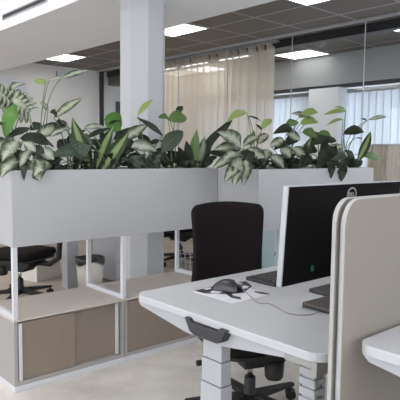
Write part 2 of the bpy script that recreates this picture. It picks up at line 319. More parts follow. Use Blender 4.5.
ROOTX = {'arrowhead_vine': 1.42, 'peperomia': 3.76, 'aglaonema': 2.66, 'croton': 2.82, 'variegated_ivy': 3.06}
FILL = 18
SKY = 6.0
EXPO = -0.25
PLANTS = [
 ('monstera', 'monstera with large cream-splashed split leaves at the left end of the white planter', 1.24, 2.93, [
  ([1.256, 2.98, 1.54], [1.351, 2.93, 1.462], 0.1752, 'm', 'V', 1),
  ([1.232, 2.95, 1.531], [1.113, 2.93, 1.572], 0.1498, 'm', 'V', 1),
  ([1.267, 2.93, 1.5], [1.197, 2.9, 1.317], 0.0751, 'o', 'G', 1),
  ([1.262, 2.98, 1.567], [1.376, 3.03, 1.624], 0.0701, 'o', 'V', 1),
  ([1.237, 2.83, 1.302], [1.121, 2.76, 1.194], 0.09, 'o', 'V', 1),
  ([1.207, 2.79, 1.214], [1.103, 2.73, 1.116], 0.0777, 'o', 'V', 1),
  ([1.225, 2.88, 1.276], [1.071, 2.81, 1.253], 0.0909, 'o', 'V', 1),
  ([1.35, 2.93, 1.376], [1.183, 2.88, 1.306], 0.0473, 'l', 'D', 1),
  ([1.205, 2.93, 1.402], [1.11, 2.88, 1.345], 0.0458, 'o', 'D', 1),
  ([1.214, 2.83, 1.255], [1.292, 2.81, 1.177], 0.0561, 'o', 'D', 1),
  ([1.329, 2.93, 1.483], [1.367, 2.93, 1.376], 0.0176, 'l', 'P', 0),
 ]),
 ('arrowhead_vine', 'tall vine with one small round leaf on a long bare stem, left planter', 1.42, 2.95, [
  ([1.457, 2.95, 1.638], [1.377, 2.93, 1.626], 0.0332, 'r', 'Y', 1),
  ([1.475, 2.95, 1.642], [1.579, 2.97, 1.676], 0.0242, 'l', 'P', 1),
  ([1.555, 2.95, 1.667], [1.742, 2.98, 1.734], 0.0369, 'l', 'V', 0),
  ([1.477, 2.97, 1.483], [1.42, 2.95, 1.522], 0.0305, 'o', 'P', 1),
  ([1.388, 2.95, 1.334], [1.594, 2.98, 1.386], 0.0839, 'o', 'V', 1),
  ([1.283, 2.91, 1.319], [1.491, 2.93, 1.274], 0.0812, 'o', 'D', 1),
  ([1.359, 2.95, 1.366], [1.43, 2.95, 1.401], 0.0536, 'o', 'D', 1),
 ]),
 ('pothos', 'pothos with one big cream-marbled leaf hanging over the planter edge', 1.36, 2.84, [
  ([1.3, 2.78, 1.209], [1.299, 2.71, 1.097], 0.1133, 'o', 'V', 1),
  ([1.379, 2.78, 1.193], [1.264, 2.705, 1.123], 0.0922, 'o', 'V', 1),
  ([1.227, 2.74, 1.179], [1.212, 2.71, 1.099], 0.0331, 'h', 'D', 1),
  ([1.288, 2.8, 1.256], [1.206, 2.74, 1.164], 0.068, 'o', 'V', 1),
  ([1.354, 2.82, 1.267], [1.414, 2.78, 1.204], 0.0694, 'o', 'P', 1),
  ([1.318, 2.84, 1.277], [1.361, 2.79, 1.203], 0.0691, 'o', 'D', 1),
  ([1.27, 2.82, 1.297], [1.317, 2.79, 1.245], 0.0566, 'o', 'P', 1),
 ]),
 ('philodendron', 'philodendron with slate-green heart leaves and a narrow two-tone top leaf', 1.6, 2.9, [
  ([1.478, 2.9, 1.435], [1.672, 2.92, 1.561], 0.0541, 'l', 'V', 1),
  ([1.496, 2.9, 1.447], [1.444, 2.88, 1.465], 0.0543, 'o', 'D', 1),
  ([1.562, 2.92, 1.417], [1.477, 2.9, 1.38], 0.0555, 'o', 'D', 1),
  ([1.623, 2.87, 1.339], [1.586, 2.83, 1.169], 0.1299, 'h', 'D2', 1),
  ([1.642, 2.86, 1.231], [1.412, 2.81, 1.225], 0.1241, 'h', 'D2', 1),
  ([1.589, 2.9, 1.384], [1.452, 2.9, 1.329], 0.0617, 'o', 'V', 1),
  ([1.55, 2.9, 1.315], [1.702, 2.94, 1.377], 0.0368, 'l', 'D', 1),
  ([1.526, 2.95, 1.258], [1.592, 2.93, 1.316], 0.0742, 'o', 'D', 1),
  ([1.525, 2.95, 1.172], [1.442, 2.93, 1.257], 0.0866, 'o', 'D', 1),
 ]),
 ('dieffenbachia', 'dieffenbachia with upright lime-striped blades in the middle of the left planter', 1.86, 2.92, [
  ([1.687, 2.87, 1.156], [1.567, 2.86, 1.443], 0.0942, 'l', 'S', 0),
  ([1.757, 2.92, 1.142], [1.891, 2.92, 1.42], 0.0904, 'l', 'S', 0),
  ([1.767, 2.88, 1.131], [1.966, 2.88, 1.373], 0.0898, 'l', 'S', 0),
  ([1.689, 2.94, 1.389], [1.894, 2.98, 1.391], 0.0572, 'l', 'P', 1),
  ([1.677, 2.92, 1.318], [1.882, 2.94, 1.396], 0.0379, 'l', 'D', 1),
  ([1.751, 2.92, 1.261], [1.618, 2.92, 1.311], 0.0577, 'o', 'D', 1),
  ([1.838, 2.96, 1.261], [1.721, 2.95, 1.319], 0.0593, 'o', 'D', 1),
  ([1.902, 2.96, 1.324], [2.12, 2.98, 1.406], 0.06, 'l', 'D', 1),
  ([1.841, 2.92, 1.201], [2.016, 2.92, 1.264], 0.0655, 'o', 'D', 1),
 ]),
 ('rubber_plant', 'young rubber plant with a rounded vivid green leaf before the white column', 1.95, 3.0, [
  ([1.995, 3.0, 1.427], [1.845, 2.97, 1.444], 0.1228, 'r', 'G', 1),
  ([1.973, 3.0, 1.451], [1.873, 2.97, 1.415], 0.061, 'o', 'D', 1),
 ]),
 ('calathea', 'calathea with long silvery leaves spreading in front of the white column', 2.12, 2.92, [
  ([1.942, 2.92, 1.318], [2.147, 2.92, 1.431], 0.0733, 'l', 'V', 1),
  ([1.986, 2.92, 1.294], [2.182, 2.88, 1.259], 0.0807, 'o', 'P', 1),
  ([2.039, 2.92, 1.264], [1.913, 2.92, 1.323], 0.0814, 'o', 'D', 1),
  ([2.26, 2.92, 1.358], [2.032, 2.9, 1.468], 0.0423, 'l', 'D', 1),
  ([2.061, 2.92, 1.483], [2.2, 2.95, 1.594], 0.0407, 'l', 'Y', 1),
  ([2.192, 2.97, 1.292], [2.081, 2.97, 1.372], 0.0635, 'o', 'D', 1),
  ([2.236, 2.92, 1.331], [2.124, 2.92, 1.29], 0.0352, 'l', 'D', 1),
  ([2.022, 2.8, 1.167], [1.986, 2.76, 1.095], 0.0397, 'h', 'D', 1),
  ([1.967, 2.87, 1.214], [2.097, 2.84, 1.152], 0.0795, 'o', 'D2', 1),
  ([2.119, 2.87, 1.215], [2.176, 2.84, 1.152], 0.075, 'o', 'D2', 1),
  ([1.986, 2.92, 1.151], [2.062, 2.92, 1.252], 0.0809, 'o', 'D', 1),
 ]),
 ('syngonium', 'syngonium with dark drooping top leaves and a broad grey-green leaf in front of the curtain', 2.36, 2.92, [
  ([2.318, 2.92, 1.464], [2.204, 2.9, 1.471], 0.064, 'o', 'G2', 1),
  ([2.301, 2.92, 1.47], [2.464, 2.92, 1.484], 0.0922, 'o', 'G2', 1),
  ([2.368, 2.92, 1.512], [2.445, 2.94, 1.564], 0.043, 'l', 'D', 1),
  ([2.229, 2.9, 1.253], [2.413, 2.9, 1.395], 0.1052, 'o', 'D2', 1),
  ([2.353, 2.94, 1.254], [2.236, 2.92, 1.331], 0.0723, 'o', 'D', 1),
  ([2.294, 2.94, 1.168], [2.405, 2.92, 1.255], 0.086, 'o', 'D', 1),
  ([2.211, 2.94, 1.188], [2.286, 2.92, 1.28], 0.0846, 'o', 'D', 1),
 ]),
 ('snake_plant', 'snake plant with upright dark blades and one long leaning blade, before the curtain', 2.5, 2.86, [
  ([2.444, 2.86, 1.149], [2.407, 2.86, 1.334], 0.0652, 's', 'D', 0),
  ([2.453, 2.84, 1.149], [2.503, 2.86, 1.41], 0.065, 's', 'G2', 0),
  ([2.506, 2.86, 1.141], [2.576, 2.86, 1.372], 0.0586, 's', 'V', 0),
  ([2.551, 2.88, 1.147], [2.632, 2.88, 1.299], 0.0666, 's', 'D', 0),
  ([2.57, 2.86, 1.161], [2.831, 2.89, 1.536], 0.0592, 'c', 'D', 0),
  ([2.578, 2.88, 1.202], [2.687, 2.91, 1.355], 0.0446, 'l', 'V', 0),
  ([2.426, 2.88, 1.148], [2.355, 2.88, 1.294], 0.058, 's', 'D', 0),
  ([2.596, 2.86, 1.257], [2.859, 2.84, 1.217], 0.0519, 'l', 'D', 1),
 ]),
 ('aglaonema', 'silver aglaonema with a rosette of pale leaves drooping over the corner of the right planter', 2.78, 2.5, [
  ([2.56, 2.5, 1.284], [2.33, 2.48, 1.377], 0.1163, 'o', 'V', 0),
  ([2.553, 2.52, 1.271], [2.326, 2.5, 1.269], 0.0825, 'o', 'V', 0),
  ([2.531, 2.48, 1.259], [2.267, 2.46, 1.149], 0.0746, 'o', 'V', 0),
  ([2.479, 2.42, 1.222], [2.289, 2.37, 1.081], 0.0864, 'o', 'V', 1),
  ([2.451, 2.4, 1.21], [2.334, 2.34, 1.052], 0.0788, 'o', 'V', 1),
  ([2.503, 2.4, 1.21], [2.419, 2.34, 1.061], 0.0798, 'o', 'V', 1),
  ([2.565, 2.47, 1.272], [2.732, 2.44, 1.19], 0.1023, 'o', 'V', 1),
  ([2.578, 2.5, 1.297], [2.749, 2.53, 1.359], 0.0617, 'o', 'V', 1),
  ([2.619, 2.46, 1.272], [2.498, 2.42, 1.172], 0.0755, 'o', 'D', 1),
  ([2.53, 2.47, 1.265], [2.61, 2.45, 1.209], 0.0676, 'o', 'D', 0),
  ([2.485, 2.47, 1.258], [2.354, 2.44, 1.209], 0.0671, 'o', 'P', 0),
 ]),
 ('croton', 'small plant with a yellow-green leaf on a thin arching stem above the right planter', 2.95, 2.62, [
  ([2.734, 2.62, 1.519], [2.53, 2.6, 1.45], 0.0649, 'o', 'Y', 1),
  ([2.769, 2.62, 1.3], [2.805, 2.62, 1.409], 0.051, 'l', 'G2', 1),
  ([2.885, 2.62, 1.418], [2.986, 2.62, 1.491], 0.0593, 'o', 'Y', 1),
  ([2.744, 2.62, 1.5], [2.884, 2.62, 1.466], 0.0181, 'l', 'D', 0),
  ([2.885, 2.62, 1.412], [2.814, 2.62, 1.449], 0.0223, 'l', 'D', 1),
  ([2.838, 2.62, 1.315], [2.948, 2.62, 1.386], 0.0662, 'o', 'V', 1),
 ]),
 ('variegated_ivy', 'bushy cream and green variegated climber in the middle of the right planter', 3.2, 2.56, [
  ([3.133, 2.56, 1.433], [2.909, 2.54, 1.384], 0.0687, 'o', 'D', 1),
  ([3.198, 2.56, 1.478], [3.046, 2.56, 1.43], 0.0694, 'o', 'G2', 1),
  ([3.197, 2.56, 1.506], [3.455, 2.58, 1.564], 0.0617, 'o', 'Y', 1),
  ([3.221, 2.56, 1.465], [3.432, 2.56, 1.488], 0.0697, 'o', 'Y', 1),
  ([3.359, 2.56, 1.514], [3.107, 2.56, 1.53], 0.0554, 'l', 'V', 1),
  ([3.069, 2.56, 1.389], [3.188, 2.53, 1.349], 0.0757, 'o', 'V', 1),
  ([3.246, 2.56, 1.408], [3.411, 2.54, 1.369], 0.0856, 'o', 'G2', 1),
  ([2.903, 2.56, 1.302], [3.025, 2.54, 1.353], 0.0662, 'o', 'V', 1),
  ([2.85, 2.53, 1.275], [2.76, 2.5, 1.188], 0.0799, 'o', 'V', 1),
  ([2.985, 2.54, 1.29], [3.067, 2.5, 1.222], 0.0893, 'o', 'V', 1),
  ([2.849, 2.51, 1.235], [2.948, 2.47, 1.154], 0.0869, 'o', 'V', 1),
  ([3.114, 2.54, 1.292], [3.225, 2.51, 1.222], 0.0837, 'o', 'V', 1),
  ([3.207, 2.54, 1.193], [3.338, 2.54, 1.382], 0.062, 'l', 'S', 0),
  ([3.071, 2.56, 1.333], [2.911, 2.53, 1.275], 0.0682, 'o', 'D', 1),
  ([2.802, 2.54, 1.261], [2.655, 2.51, 1.208], 0.065, 'o', 'D', 1),
  ([3.18, 2.56, 1.364], [3.015, 2.53, 1.304], 0.0771, 'o', 'D', 1),
  ([3.343, 2.56, 1.339], [3.485, 2.56, 1.401], 0.0713, 'o', 'D', 1),
  ([3.417, 2.56, 1.296], [3.192, 2.53, 1.25], 0.0802, 'o', 'D', 1),
  ([2.925, 2.53, 1.153], [3.058, 2.51, 1.208], 0.0738, 'o', 'D', 1),
  ([3.174, 2.53, 1.151], [3.048, 2.52, 1.222], 0.0923, 'o', 'D', 1),
 ]),
 ('heartleaf_philodendron', 'dark heartleaf climber trailing two leaves over the right planter behind the monitor', 3.42, 2.54, [
  ([3.506, 2.5, 1.312], [3.264, 2.44, 1.138], 0.145, 'h', 'D', 1),
  ([3.294, 2.54, 1.316], [3.611, 2.54, 1.367], 0.0627, 'o', 'D', 1),
  ([3.409, 2.54, 1.399], [3.585, 2.54, 1.374], 0.0638, 'o', 'G2', 1),
  ([3.486, 2.52, 1.282], [3.686, 2.5, 1.315], 0.0644, 'l', 'V', 1),
  ([3.342, 2.37, 1.189], [3.305, 2.34, 1.077], 0.0614, 'h', 'D', 1),
  ([3.465, 2.37, 1.174], [3.428, 2.34, 1.053], 0.0861, 'h', 'D', 1),
  ([3.282, 2.51, 1.237], [3.123, 2.49, 1.152], 0.0934, 'o', 'D', 1),
  ([3.637, 2.54, 1.36], [3.461, 2.54, 1.326], 0.0661, 'o', 'D', 1),
  ([3.674, 2.49, 1.269], [3.455, 2.46, 1.209], 0.0825, 'o', 'D2', 1),
  ([3.753, 2.54, 1.176], [3.887, 2.54, 1.239], 0.0675, 'o', 'D', 1),
 ]),
 ('peperomia', 'airy plant with thin stems and sparse leaves, right end of right planter', 3.62, 2.56, [
  ([3.786, 2.56, 1.589], [3.463, 2.54, 1.54], 0.0422, 'l', 'Y', 1),
  ([3.786, 2.56, 1.597], [3.614, 2.56, 1.61], 0.0253, 'l', 'Y', 0),
  ([3.75, 2.56, 1.525], [3.504, 2.54, 1.461], 0.0337, 'l', 'Y', 1),
  ([3.756, 2.56, 1.41], [4.05, 2.56, 1.435], 0.0844, 'o', 'D', 1),
  ([4.103, 2.56, 1.534], [4.429, 2.58, 1.576], 0.0355, 'l', 'P', 1),
  ([4.088, 2.56, 1.525], [4.0, 2.56, 1.537], 0.0265, 'l', 'D', 0),
  ([3.937, 2.56, 1.383], [4.054, 2.56, 1.37], 0.0173, 'l', 'D', 0),
  ([3.932, 2.54, 1.191], [4.121, 2.54, 1.445], 0.078, 'l', 'S', 0),
  ([3.943, 2.54, 1.255], [4.289, 2.52, 1.208], 0.0607, 'l', 'G2', 0),
  ([3.891, 2.56, 1.207], [3.776, 2.56, 1.285], 0.0691, 'o', 'D', 1),
  ([3.867, 2.56, 1.143], [4.035, 2.56, 1.207], 0.0689, 'o', 'D', 1),
 ]),
]
# ================================================================ SETTING
XL, XR, YB, YF = -3.5, 7.3, -3.2, 8.9
ZC1, ZC2 = 2.9, 2.7
struct('floor', MB().box(XL, XR+0.2, YB, YF, -0.1, 0), M['floor'])
struct('floor_carpet', MB().box(XL, XR-0.02, 3.2, YF-0.02, 0.0, 0.002), M['carpet'])
struct('wall_far', MB().box(XL, XR+0.2, YF, YF+0.15, 0, ZC1), M['white_wall'])
# left facade: window openings
def wall_with_openings(name, axis, pos, th, a0, a1, z1, ops, zs, zt, m):
    mb = MB()
    def bx(u0, u1, za, zb):
        if axis == 'x': mb.box(pos, pos+th, u0, u1, za, zb)
        else: mb.box(u0, u1, pos, pos+th, za, zb)
    bx(a0, a1, 0, zs); bx(a0, a1, zt, z1)
    cur = a0
    for (u0, u1) in ops: bx(cur, u0, zs, zt); cur = u1
    bx(cur, a1, zs, zt)
    return struct(name, mb, m)
opsL = [(-2.8+i*2.3, -0.8+i*2.3) for i in range(5)]
wall_with_openings('wall_left', 'x', XL-0.2, 0.2, YB, YF, ZC1, opsL, 0.5, 2.6, M['white_wall'])
opsB = [(-3.0, -0.4), (0.2, 2.8), (3.6, 6.4)]
wall_with_openings('wall_back', 'y', YB-0.2, 0.2, XL, XR+0.2, ZC1, opsB, 0.9, 2.6, M['white_wall'])
opsR = [(-2.0, 0.4), (0.9, 3.2), (3.6, 5.4), (5.6, 8.2)]
wall_with_openings('wall_right', 'x', XR, 0.2, YB, YF, ZC1, opsR, 0.35, 2.24, M['white_wall'])
wn = 1
def window(axis, pos, u0, u1, z0, z1):
    global wn
    f = MB(); t = 0.05; d = 0.06
    def bx(a, b, za, zb):
        if axis == 'x': f.box(pos, pos+d, a, b, za, zb)
        else: f.box(a, b, pos, pos+d, za, zb)
    bx(u0, u0+t, z0, z1); bx(u1-t, u1, z0, z1); bx(u0+t, u1-t, z0, z0+t); bx(u0+t, u1-t, z1-t, z1)
    mid = (u0+u1)/2; bx(mid-t/2, mid+t/2, z0+t, z1-t)
    o = struct('window_%d' % wn, f, M['white_steel'])
    g = MB()
    for a, b in ((u0+t, mid-t/2), (mid+t/2, u1-t)):
        if axis == 'x': g.box(pos+0.026, pos+0.034, a, b, z0+t, z1-t)
        else: g.box(a, b, pos+0.026, pos+0.034, z0+t, z1-t)
    g.build('pane', M['glass'], o)
    wn += 1
for u0, u1 in opsL: window('x', XL-0.15, u0, u1, 0.5, 2.6)
for u0, u1 in opsB: window('y', YB-0.15, u0, u1, 0.9, 2.6)
for u0, u1 in opsR: window('x', XR+0.1, u0, u1, 0.35, 2.24)

# ceilings
BX0, BX1, BZ = 2.205, 3.29, 2.40
struct('ceiling', MB().box(XL, BX0, YB, YF, ZC1, ZC1+0.1), M['white_ceiling'])
struct('ceiling_grid', MB().box(BX1, XR, YB, YF, ZC2, ZC2+0.1), M['tiles'])
beam = struct('ceiling_beam', MB().box(BX0, BX1, YB, YF, BZ, ZC1+0.1), M['white_ceiling'])
# octagonal column
cx, cy, cr = 2.60, 3.62, 0.178
oc = [(cx+cr*math.cos(PI/8+k*PI/4+0.0), cy+cr*math.sin(PI/8+k*PI/4+0.0)) for k in range(8)]
struct('column', MB().prism(oc, 0, BZ), M['column_paint'], bevel=0.004)
# linear air slot in the beam side
dv = thing('air_slot_diffuser', 'long thin linear air slot in the white beam side at the top left', 'air vent', (BX0, 4.9, 2.51))
sm = MB(); sm.box(-0.012, 0, -0.47, 0.42, -0.026, -0.016).box(-0.012, 0, -0.47, 0.42, 0.016, 0.026).box(-0.012, 0, -0.48, -0.47, -0.026, 0.026).box(-0.012, 0, 0.42, 0.43, -0.026, 0.026)
sm.build('frame', M['white_steel'], dv); MB().box(-0.004, 0, -0.47, 0.42, -0.016, 0.016).build('slot', M['slot'], dv)

# bulkhead of the far room
struct('trim_1', MB().box(6.9, XR, YB, YF, 2.26, ZC2), M['bulkhead_paint'])
struct('trim_2', MB().box(6.93, 7.02, YB, YF, 2.215, 2.26), M['slot'])
# baseboard
struct('baseboard_far', MB().box(XL, 5.38, YF-0.015, YF, 0, 0.08), M['white_steel'])

struct('reflection_band', MB().box(5.62, 6.9, 8.1, YF, 2.46, ZC2), M['tiles'])  # dark box standing for the ceiling's reflection in the glass
dr = struct('door_1', MB().box(5.86, 6.66, YF-0.04, YF, 0, 2.1), M['bulkhead_paint'])
MB().box(5.78, 5.86, YF-0.05, YF, 0, 2.18).box(6.66, 6.74, YF-0.05, YF, 0, 2.18).box(5.86, 6.66, YF-0.05, YF, 2.1, 2.18).build('door_frame', M['black_frame'], dr)
MB().box(5.94, 6.06, YF-0.07, YF-0.055, 1.0, 1.02).box(5.94, 5.96, YF-0.055, YF-0.04, 1.0, 1.02).build('door_handle', M['silver'], dr)
# ---- LED panels in the grid ceiling, some added as fill
def led_panel(ix, iy, label, nx=1):
    x0 = GX+ix*PX; y0 = GY+iy*PY
    t = thing('ceiling_light', label, 'ceiling light', (x0+PX*nx/2, y0+PY/2, ZC2), group='square ceiling light panels')
    hx, hy = PX*nx/2-0.012, PY/2-0.012
    MB().box(-hx, hx, -hy, -hy+0.014, -0.012, 0).box(-hx, hx, hy-0.014, hy, -0.012, 0).box(-hx, -hx+0.014, -hy+0.014, hy-0.014, -0.012, 0).box(hx-0.014, hx, -hy+0.014, hy-0.014, -0.012, 0).build('frame', M['white_steel'], t)
    MB().box(-hx+0.014, hx-0.014, -hy+0.014, hy-0.014, -0.008, 0).build('diffuser', M['panel_light'], t)
    return t
led_panel(-1, 6, 'glowing square ceiling light panel near the far left wall, left of the white column')
led_panel(-1, 2, 'glowing square ceiling light panel just right of the white column')
led_panel(-1, -1, 'glowing square ceiling light panel cut by the top edge, above the curtain end')
led_panel(3.38, 2, 'glowing square light panel seen through the glass, near the smoke detector')
led_panel(2.1, -1, 'glowing square light panel seen through the glass at the right edge')
led_panel(-1, -4, 'added square fill light panel to the right, outside the picture')  # unseen panels added as fill, this one and the next two
led_panel(1.38+2, -4, 'added square fill light panel in the far room, outside the picture')
led_panel(3.38, 7, 'added square fill light panel near the far wall of the far room')
strong = [led_panel(2.1, q, 'added square fill light panel close behind the beige curtain') for q in (3.3, 4.6, 5.8)]  # hidden panels added to light the curtain from behind
for t_ in strong:
    for c_ in t_.children:
        if c_.name.startswith('diffuser'): c_.data.materials[0] = M['added_fill_light']
led_panel(3.38, 5, 'added square fill light panel of the far room hidden by the curtain')  # hidden panel added to brighten the far room
def added_ceiling_panel(x, y, label):  # unseen panels added to brighten the foreground from above
    t = thing('ceiling_light', label, 'ceiling light', (x, y, ZC1), group='added long fill light panels in the white ceiling')
    MB().box(-0.3, 0.3, -0.6, -0.585, -0.012, 0).box(-0.3, 0.3, 0.585, 0.6, -0.012, 0).box(-0.3, -0.285, -0.585, 0.585, -0.012, 0).box(0.285, 0.3, -0.585, 0.585, -0.012, 0).build('frame', M['white_steel'], t)
    MB().box(-0.285, 0.285, -0.585, 0.585, -0.008, 0).build('diffuser', M['added_fill_light'], t)
for px_ in (-1.6, 0.8):
    for py_ in (-0.8, 2.2, 5.2, 7.6):
        added_ceiling_panel(px_, py_, 'added long fill light panel in the white ceiling, out of the picture')
sd = thing('smoke_detector', 'small round white smoke detector on the dark ceiling behind the glass', 'smoke detector', (6.13, 4.56, ZC2))
MB().lathe([(0.0, -0.045), (0.03, -0.045), (0.04, -0.035), (0.042, -0.02)], seg=20).build('sensor', M['white_steel'], sd, smooth=True)
MB().lathe([(0.045, -0.022), (0.062, -0.018), (0.065, 0.0), (0.0, 0.0)], seg=20).build('base', M['white_steel'], sd, smooth=True)

# ================================================================ GLASS PARTITION WALL
GXW = 5.40
gw = thing('glass_partition_wall', 'floor to ceiling frameless glass wall with white head rail in front of the curtain', 'glass wall', (GXW, 5.0, 0))
ends = [8.74, 7.6, 6.6, 5.55, 4.44, 3.44, 2.4, 1.4, 0.4, -0.6]
rail = MB().box(-0.045, 0.006, -7.0, 3.9, 2.672, 2.70); rail.build('head_rail', M['white_steel'], gw)
MB().box(0.19, 0.30, -7.0, 3.9, 2.60, 2.70).build('channel_shadow_strip', M['black_frame'], gw)  # black strip standing for the shade under the top channel
MB().box(-0.02, 0.03, 3.74, 3.82, 0, 2.672).build('end_frame', M['black_frame'], gw)
MB().box(-0.02, 0.03, -7.0, 3.74, 0, 0.05).build('floor_channel', M['black_frame'], gw)
for a, b in zip(ends[:-1], ends[1:]):
    MB().box(-0.006, 0.006, b-5.0+0.004, a-5.0+0.0, 0.05, 2.672).build('glass_pane', M['glass'], gw)
for b in ends[1:-1]:
    MB().box(-0.0075, 0.0075, b-5.0-0.002, b-5.0+0.002, 0.05, 2.672).build('joint_strip', M['monitor_edge'], gw)
# wall behind black frame so the corner reads
# curtain
def pleats(y0, y1, x, z0, z1, amp, wl, seed=1):
    rnd = random.Random(seed); n = int((y1-y0)/wl*10); top = []; rows = []
    ph = 0; xs = []; 
    for i in range(n+1):
        y = y0+(y1-y0)*i/n
        ph += 2*PI/10*(0.75+0.5*rnd.random())
        xs.append((y, amp*(math.sin(ph)+0.25*math.sin(2.3*ph+1))))
    for k, z in enumerate([z1-(z1-z0)*t for t in (0, 0.02, 0.05, 0.3, 0.7, 1.0)]):
        a = (1.15, 0.75, 0.9, 1.0, 1.0, 1.0)[k]
        rows.append([(x+dx*a, y+0.012*math.sin(y*9+z), z) for y, dx in xs])
    return rows
ct = thing('curtain', 'sheer beige pleated curtain hanging behind the glass wall right of the column', 'curtain', (5.56, 6.2, 0))
c = MB(); c.grid([[(p[0]-5.56, p[1]-6.2, p[2]) for p in r] for r in pleats(4.87, 7.7, 5.56, 0.05, 2.665, 0.045, 0.15)])
c.uv = {}
cu = c.build('cloth', M['curtain'], ct, smooth=True)
MB().box(-0.02, 0.02, -1.4, 1.6, 2.667, 2.70).build('curtain_track', M['white_steel'], ct)

# far room: vertical blinds, column, beige curtain
def blinds(y0, y1, z0, z1, label):
    t = thing('vertical_blind', label, 'blind', (7.16, (y0+y1)/2, 0))
    h = (y1-y0)/2
    MB().box(-0.03, 0.03, -h, h, z1, z1+0.06).build('headrail', M['white_steel'], t)
    n = int((y1-y0)/0.115); mb = MB()
    for i in range(n):
        y = -h+0.06+i*(2*h-0.1)/(n-1)
        a = 0.12; dx, dy = 0.066*math.sin(a), 0.066*math.cos(a)
        mb.prism([(-dx, y-dy), (-dx+0.002, y-dy-0.001), (dx, y+dy), (dx-0.002, y+dy+0.001)], z0, z1)
    mb.build('slats', M['blind'], t)
    return t
blinds(5.06, 8.3, 0.3, 2.15, 'long white vertical blind behind the glass, left of the pale square column')
blinds(2.6, 5.02, 0.3, 2.15, 'white vertical blind behind the glass at the right edge of the picture')
struct('column_far', MB().box(6.86, 7.08, 4.78, 5.30, 0, 2.215), M['white_ceiling'])
bc = thing('curtain', 'low beige pleated curtain below the blinds at the right edge behind the glass', 'curtain', (7.0, 3.5, 0))
c = MB(); c.grid([[(p[0]-7.0, p[1]-3.5, p[2]) for p in r] for r in pleats(2.6, 4.35, 7.0, 0.05, 1.38, 0.02, 0.07, 3)]); c.uv = {}
c.build('cloth', M['beige_cloth'], bc, smooth=True)
MB().box(-0.008, 0.008, -0.9, 0.86, 1.38, 1.40).build('rod', M['white_steel'], bc)
for yy in (-0.89, 0.84): pass

# paper on far wall, sign by the corner
tag(MB().box(-0.16, 0.16, -0.012, 0, -0.125, 0.125).build('wall_notice', M['poster'], origin=None), 'blank pale square notice on the far left wall above the split leaf plant', 'notice').location = (3.865, YF, 2.29)
ws = thing('wall_vent', 'slim pale rectangular grille high on the far wall beside the corner', 'vent', (4.73, YF, 2.57))
MB().box(-0.15, 0.15, -0.012, 0, -0.045, 0.045).build('cover', M['poster'], ws)
MB().box(-0.155, -0.14, -0.016, -0.012, -0.045, 0.045).build('side_slot', M['slot'], ws)

# ================================================================ CABINETS
FY = 2.731
def cabinet(x0, w, y0, dep, label, doors, handles, end_left=False):
    h = 0.384
    t = thing('sideboard_cabinet', label, 'cabinet', (x0+w/2, y0+dep/2, 0), group='low taupe sliding door cabinets')
    hw, hd = w/2, dep/2
    c = MB(); tk = 0.018
    c.box(-hw, -hw+tk, -hd, hd, 0.03, h-0.014).box(hw-tk, hw, -hd, hd, 0.03, h-0.014)
    c.box(-hw+tk, hw-tk, -hd, hd, 0.03, 0.052).box(-hw+tk, hw-tk, hd-tk, hd, 0.052, h-0.014)
    c.build('body', M['carcass_lit'], t)
    MB().box(-hw, hw, -hd-0.002, hd, h-0.014, h).build('top_panel', M['ctop_lit'], t, bevel=0.0015)
    MB().box(-hw-0.001, hw+0.001, -hd-0.004, hd, 0.0, 0.03).build('plinth', M['frame_white'], t, bevel=0.002)
    n = len(doors)
    for i, (a, b, back) in enumerate(doors):
        d = MB().box(-hw+a, -hw+b, -hd+0.006+back, -hd+0.018+back, 0.054, h-0.022).build('door', M['taupe'], t, bevel=0.001)
        for hx in handles.get(i, ()):
            MB().box(-hw+hx-0.0095, -hw+hx+0.0095, -hd+back-0.006, -hd+0.006+back, 0.054, h-0.024).build('handle', M['frame_white'], d, bevel=0.002)
    return t
W1, W2 = 0.675, 0.745
cabinet(1.156, W1, FY, 0.42, 'low taupe sliding door cabinet at the left end, two doors with white edge handles', [(0.022, 0.355, 0.004), (0.345, W1-0.02, 0.022)], {0: (0.034,), 1: (W1-0.038,)})
cabinet(1.156+W1+0.004, W2, FY, 0.42, 'low taupe cabinet behind the white desk corner, second from the left', [(0.02, 0.68, 0.0), (0.67, W2-0.02, 0.014)], {1: (W2-0.038,)})
B2Y = 2.362
cabinet(2.59, 0.66, B2Y, 0.42, 'low taupe cabinet behind the black desk chair, under the right planter', [(0.02, 0.34, 0.0), (0.33, 0.64, 0.014)], {0: (0.034,), 1: (0.622,)})
cabinet(3.254, 0.64, B2Y, 0.42, 'low taupe cabinet hidden behind the monitor, under the right planter end', [(0.02, 0.34, 0.0), (0.33, 0.62, 0.014)], {0: (0.034,), 1: (0.602,)})

# ================================================================ PLANTERS
def planter(x0, x1, y0, dep, label, posts):
    z0, z1 = 0.760, 1.152
    t = thing('planter_box', label, 'planter', (x0, y0, 0.384))
    w = x1-x0; tk = 0.012; z0 -= 0.384; z1 -= 0.384
    b = MB().box(0, w, 0, tk, z0, z1).box(0, w, dep-tk, dep, z0, z1).box(0, tk, tk, dep-tk, z0, z1).box(w-tk, w, tk, dep-tk, z0, z1).box(tk, w-tk, tk, dep-tk, z0, z0+tk)
    b.build('box', M['planter_white'], t, bevel=0.0025)
    sr = random.Random(5); n = 24; rows = []
    for j in range(7):
        rows.append([(tk+(w-2*tk)*i/n, tk+(dep-2*tk)*j/6, z1-0.035+0.014*sr.random()) for i in range(n+1)])
    s = MB(); s.grid(rows); s.uv = {}; s.build('soil', M['soil'], t, smooth=True)
    r = 0.0125
    for px in posts:
        f = MB().box(px, px+2*r, 0, 2*r, 0, z0).box(px, px+2*r, dep-2*r, dep, 0, z0).box(px, px+2*r, 2*r, dep-2*r, 0, 2*r)
        f.build('support_frame', M['frame_white'], t, bevel=0.002)
    return t
planter(1.156, 2.578, FY, 0.42, 'long white planter box on thin steel posts over the left cabinets', [0.0, W1-0.012, 1.422-0.026])
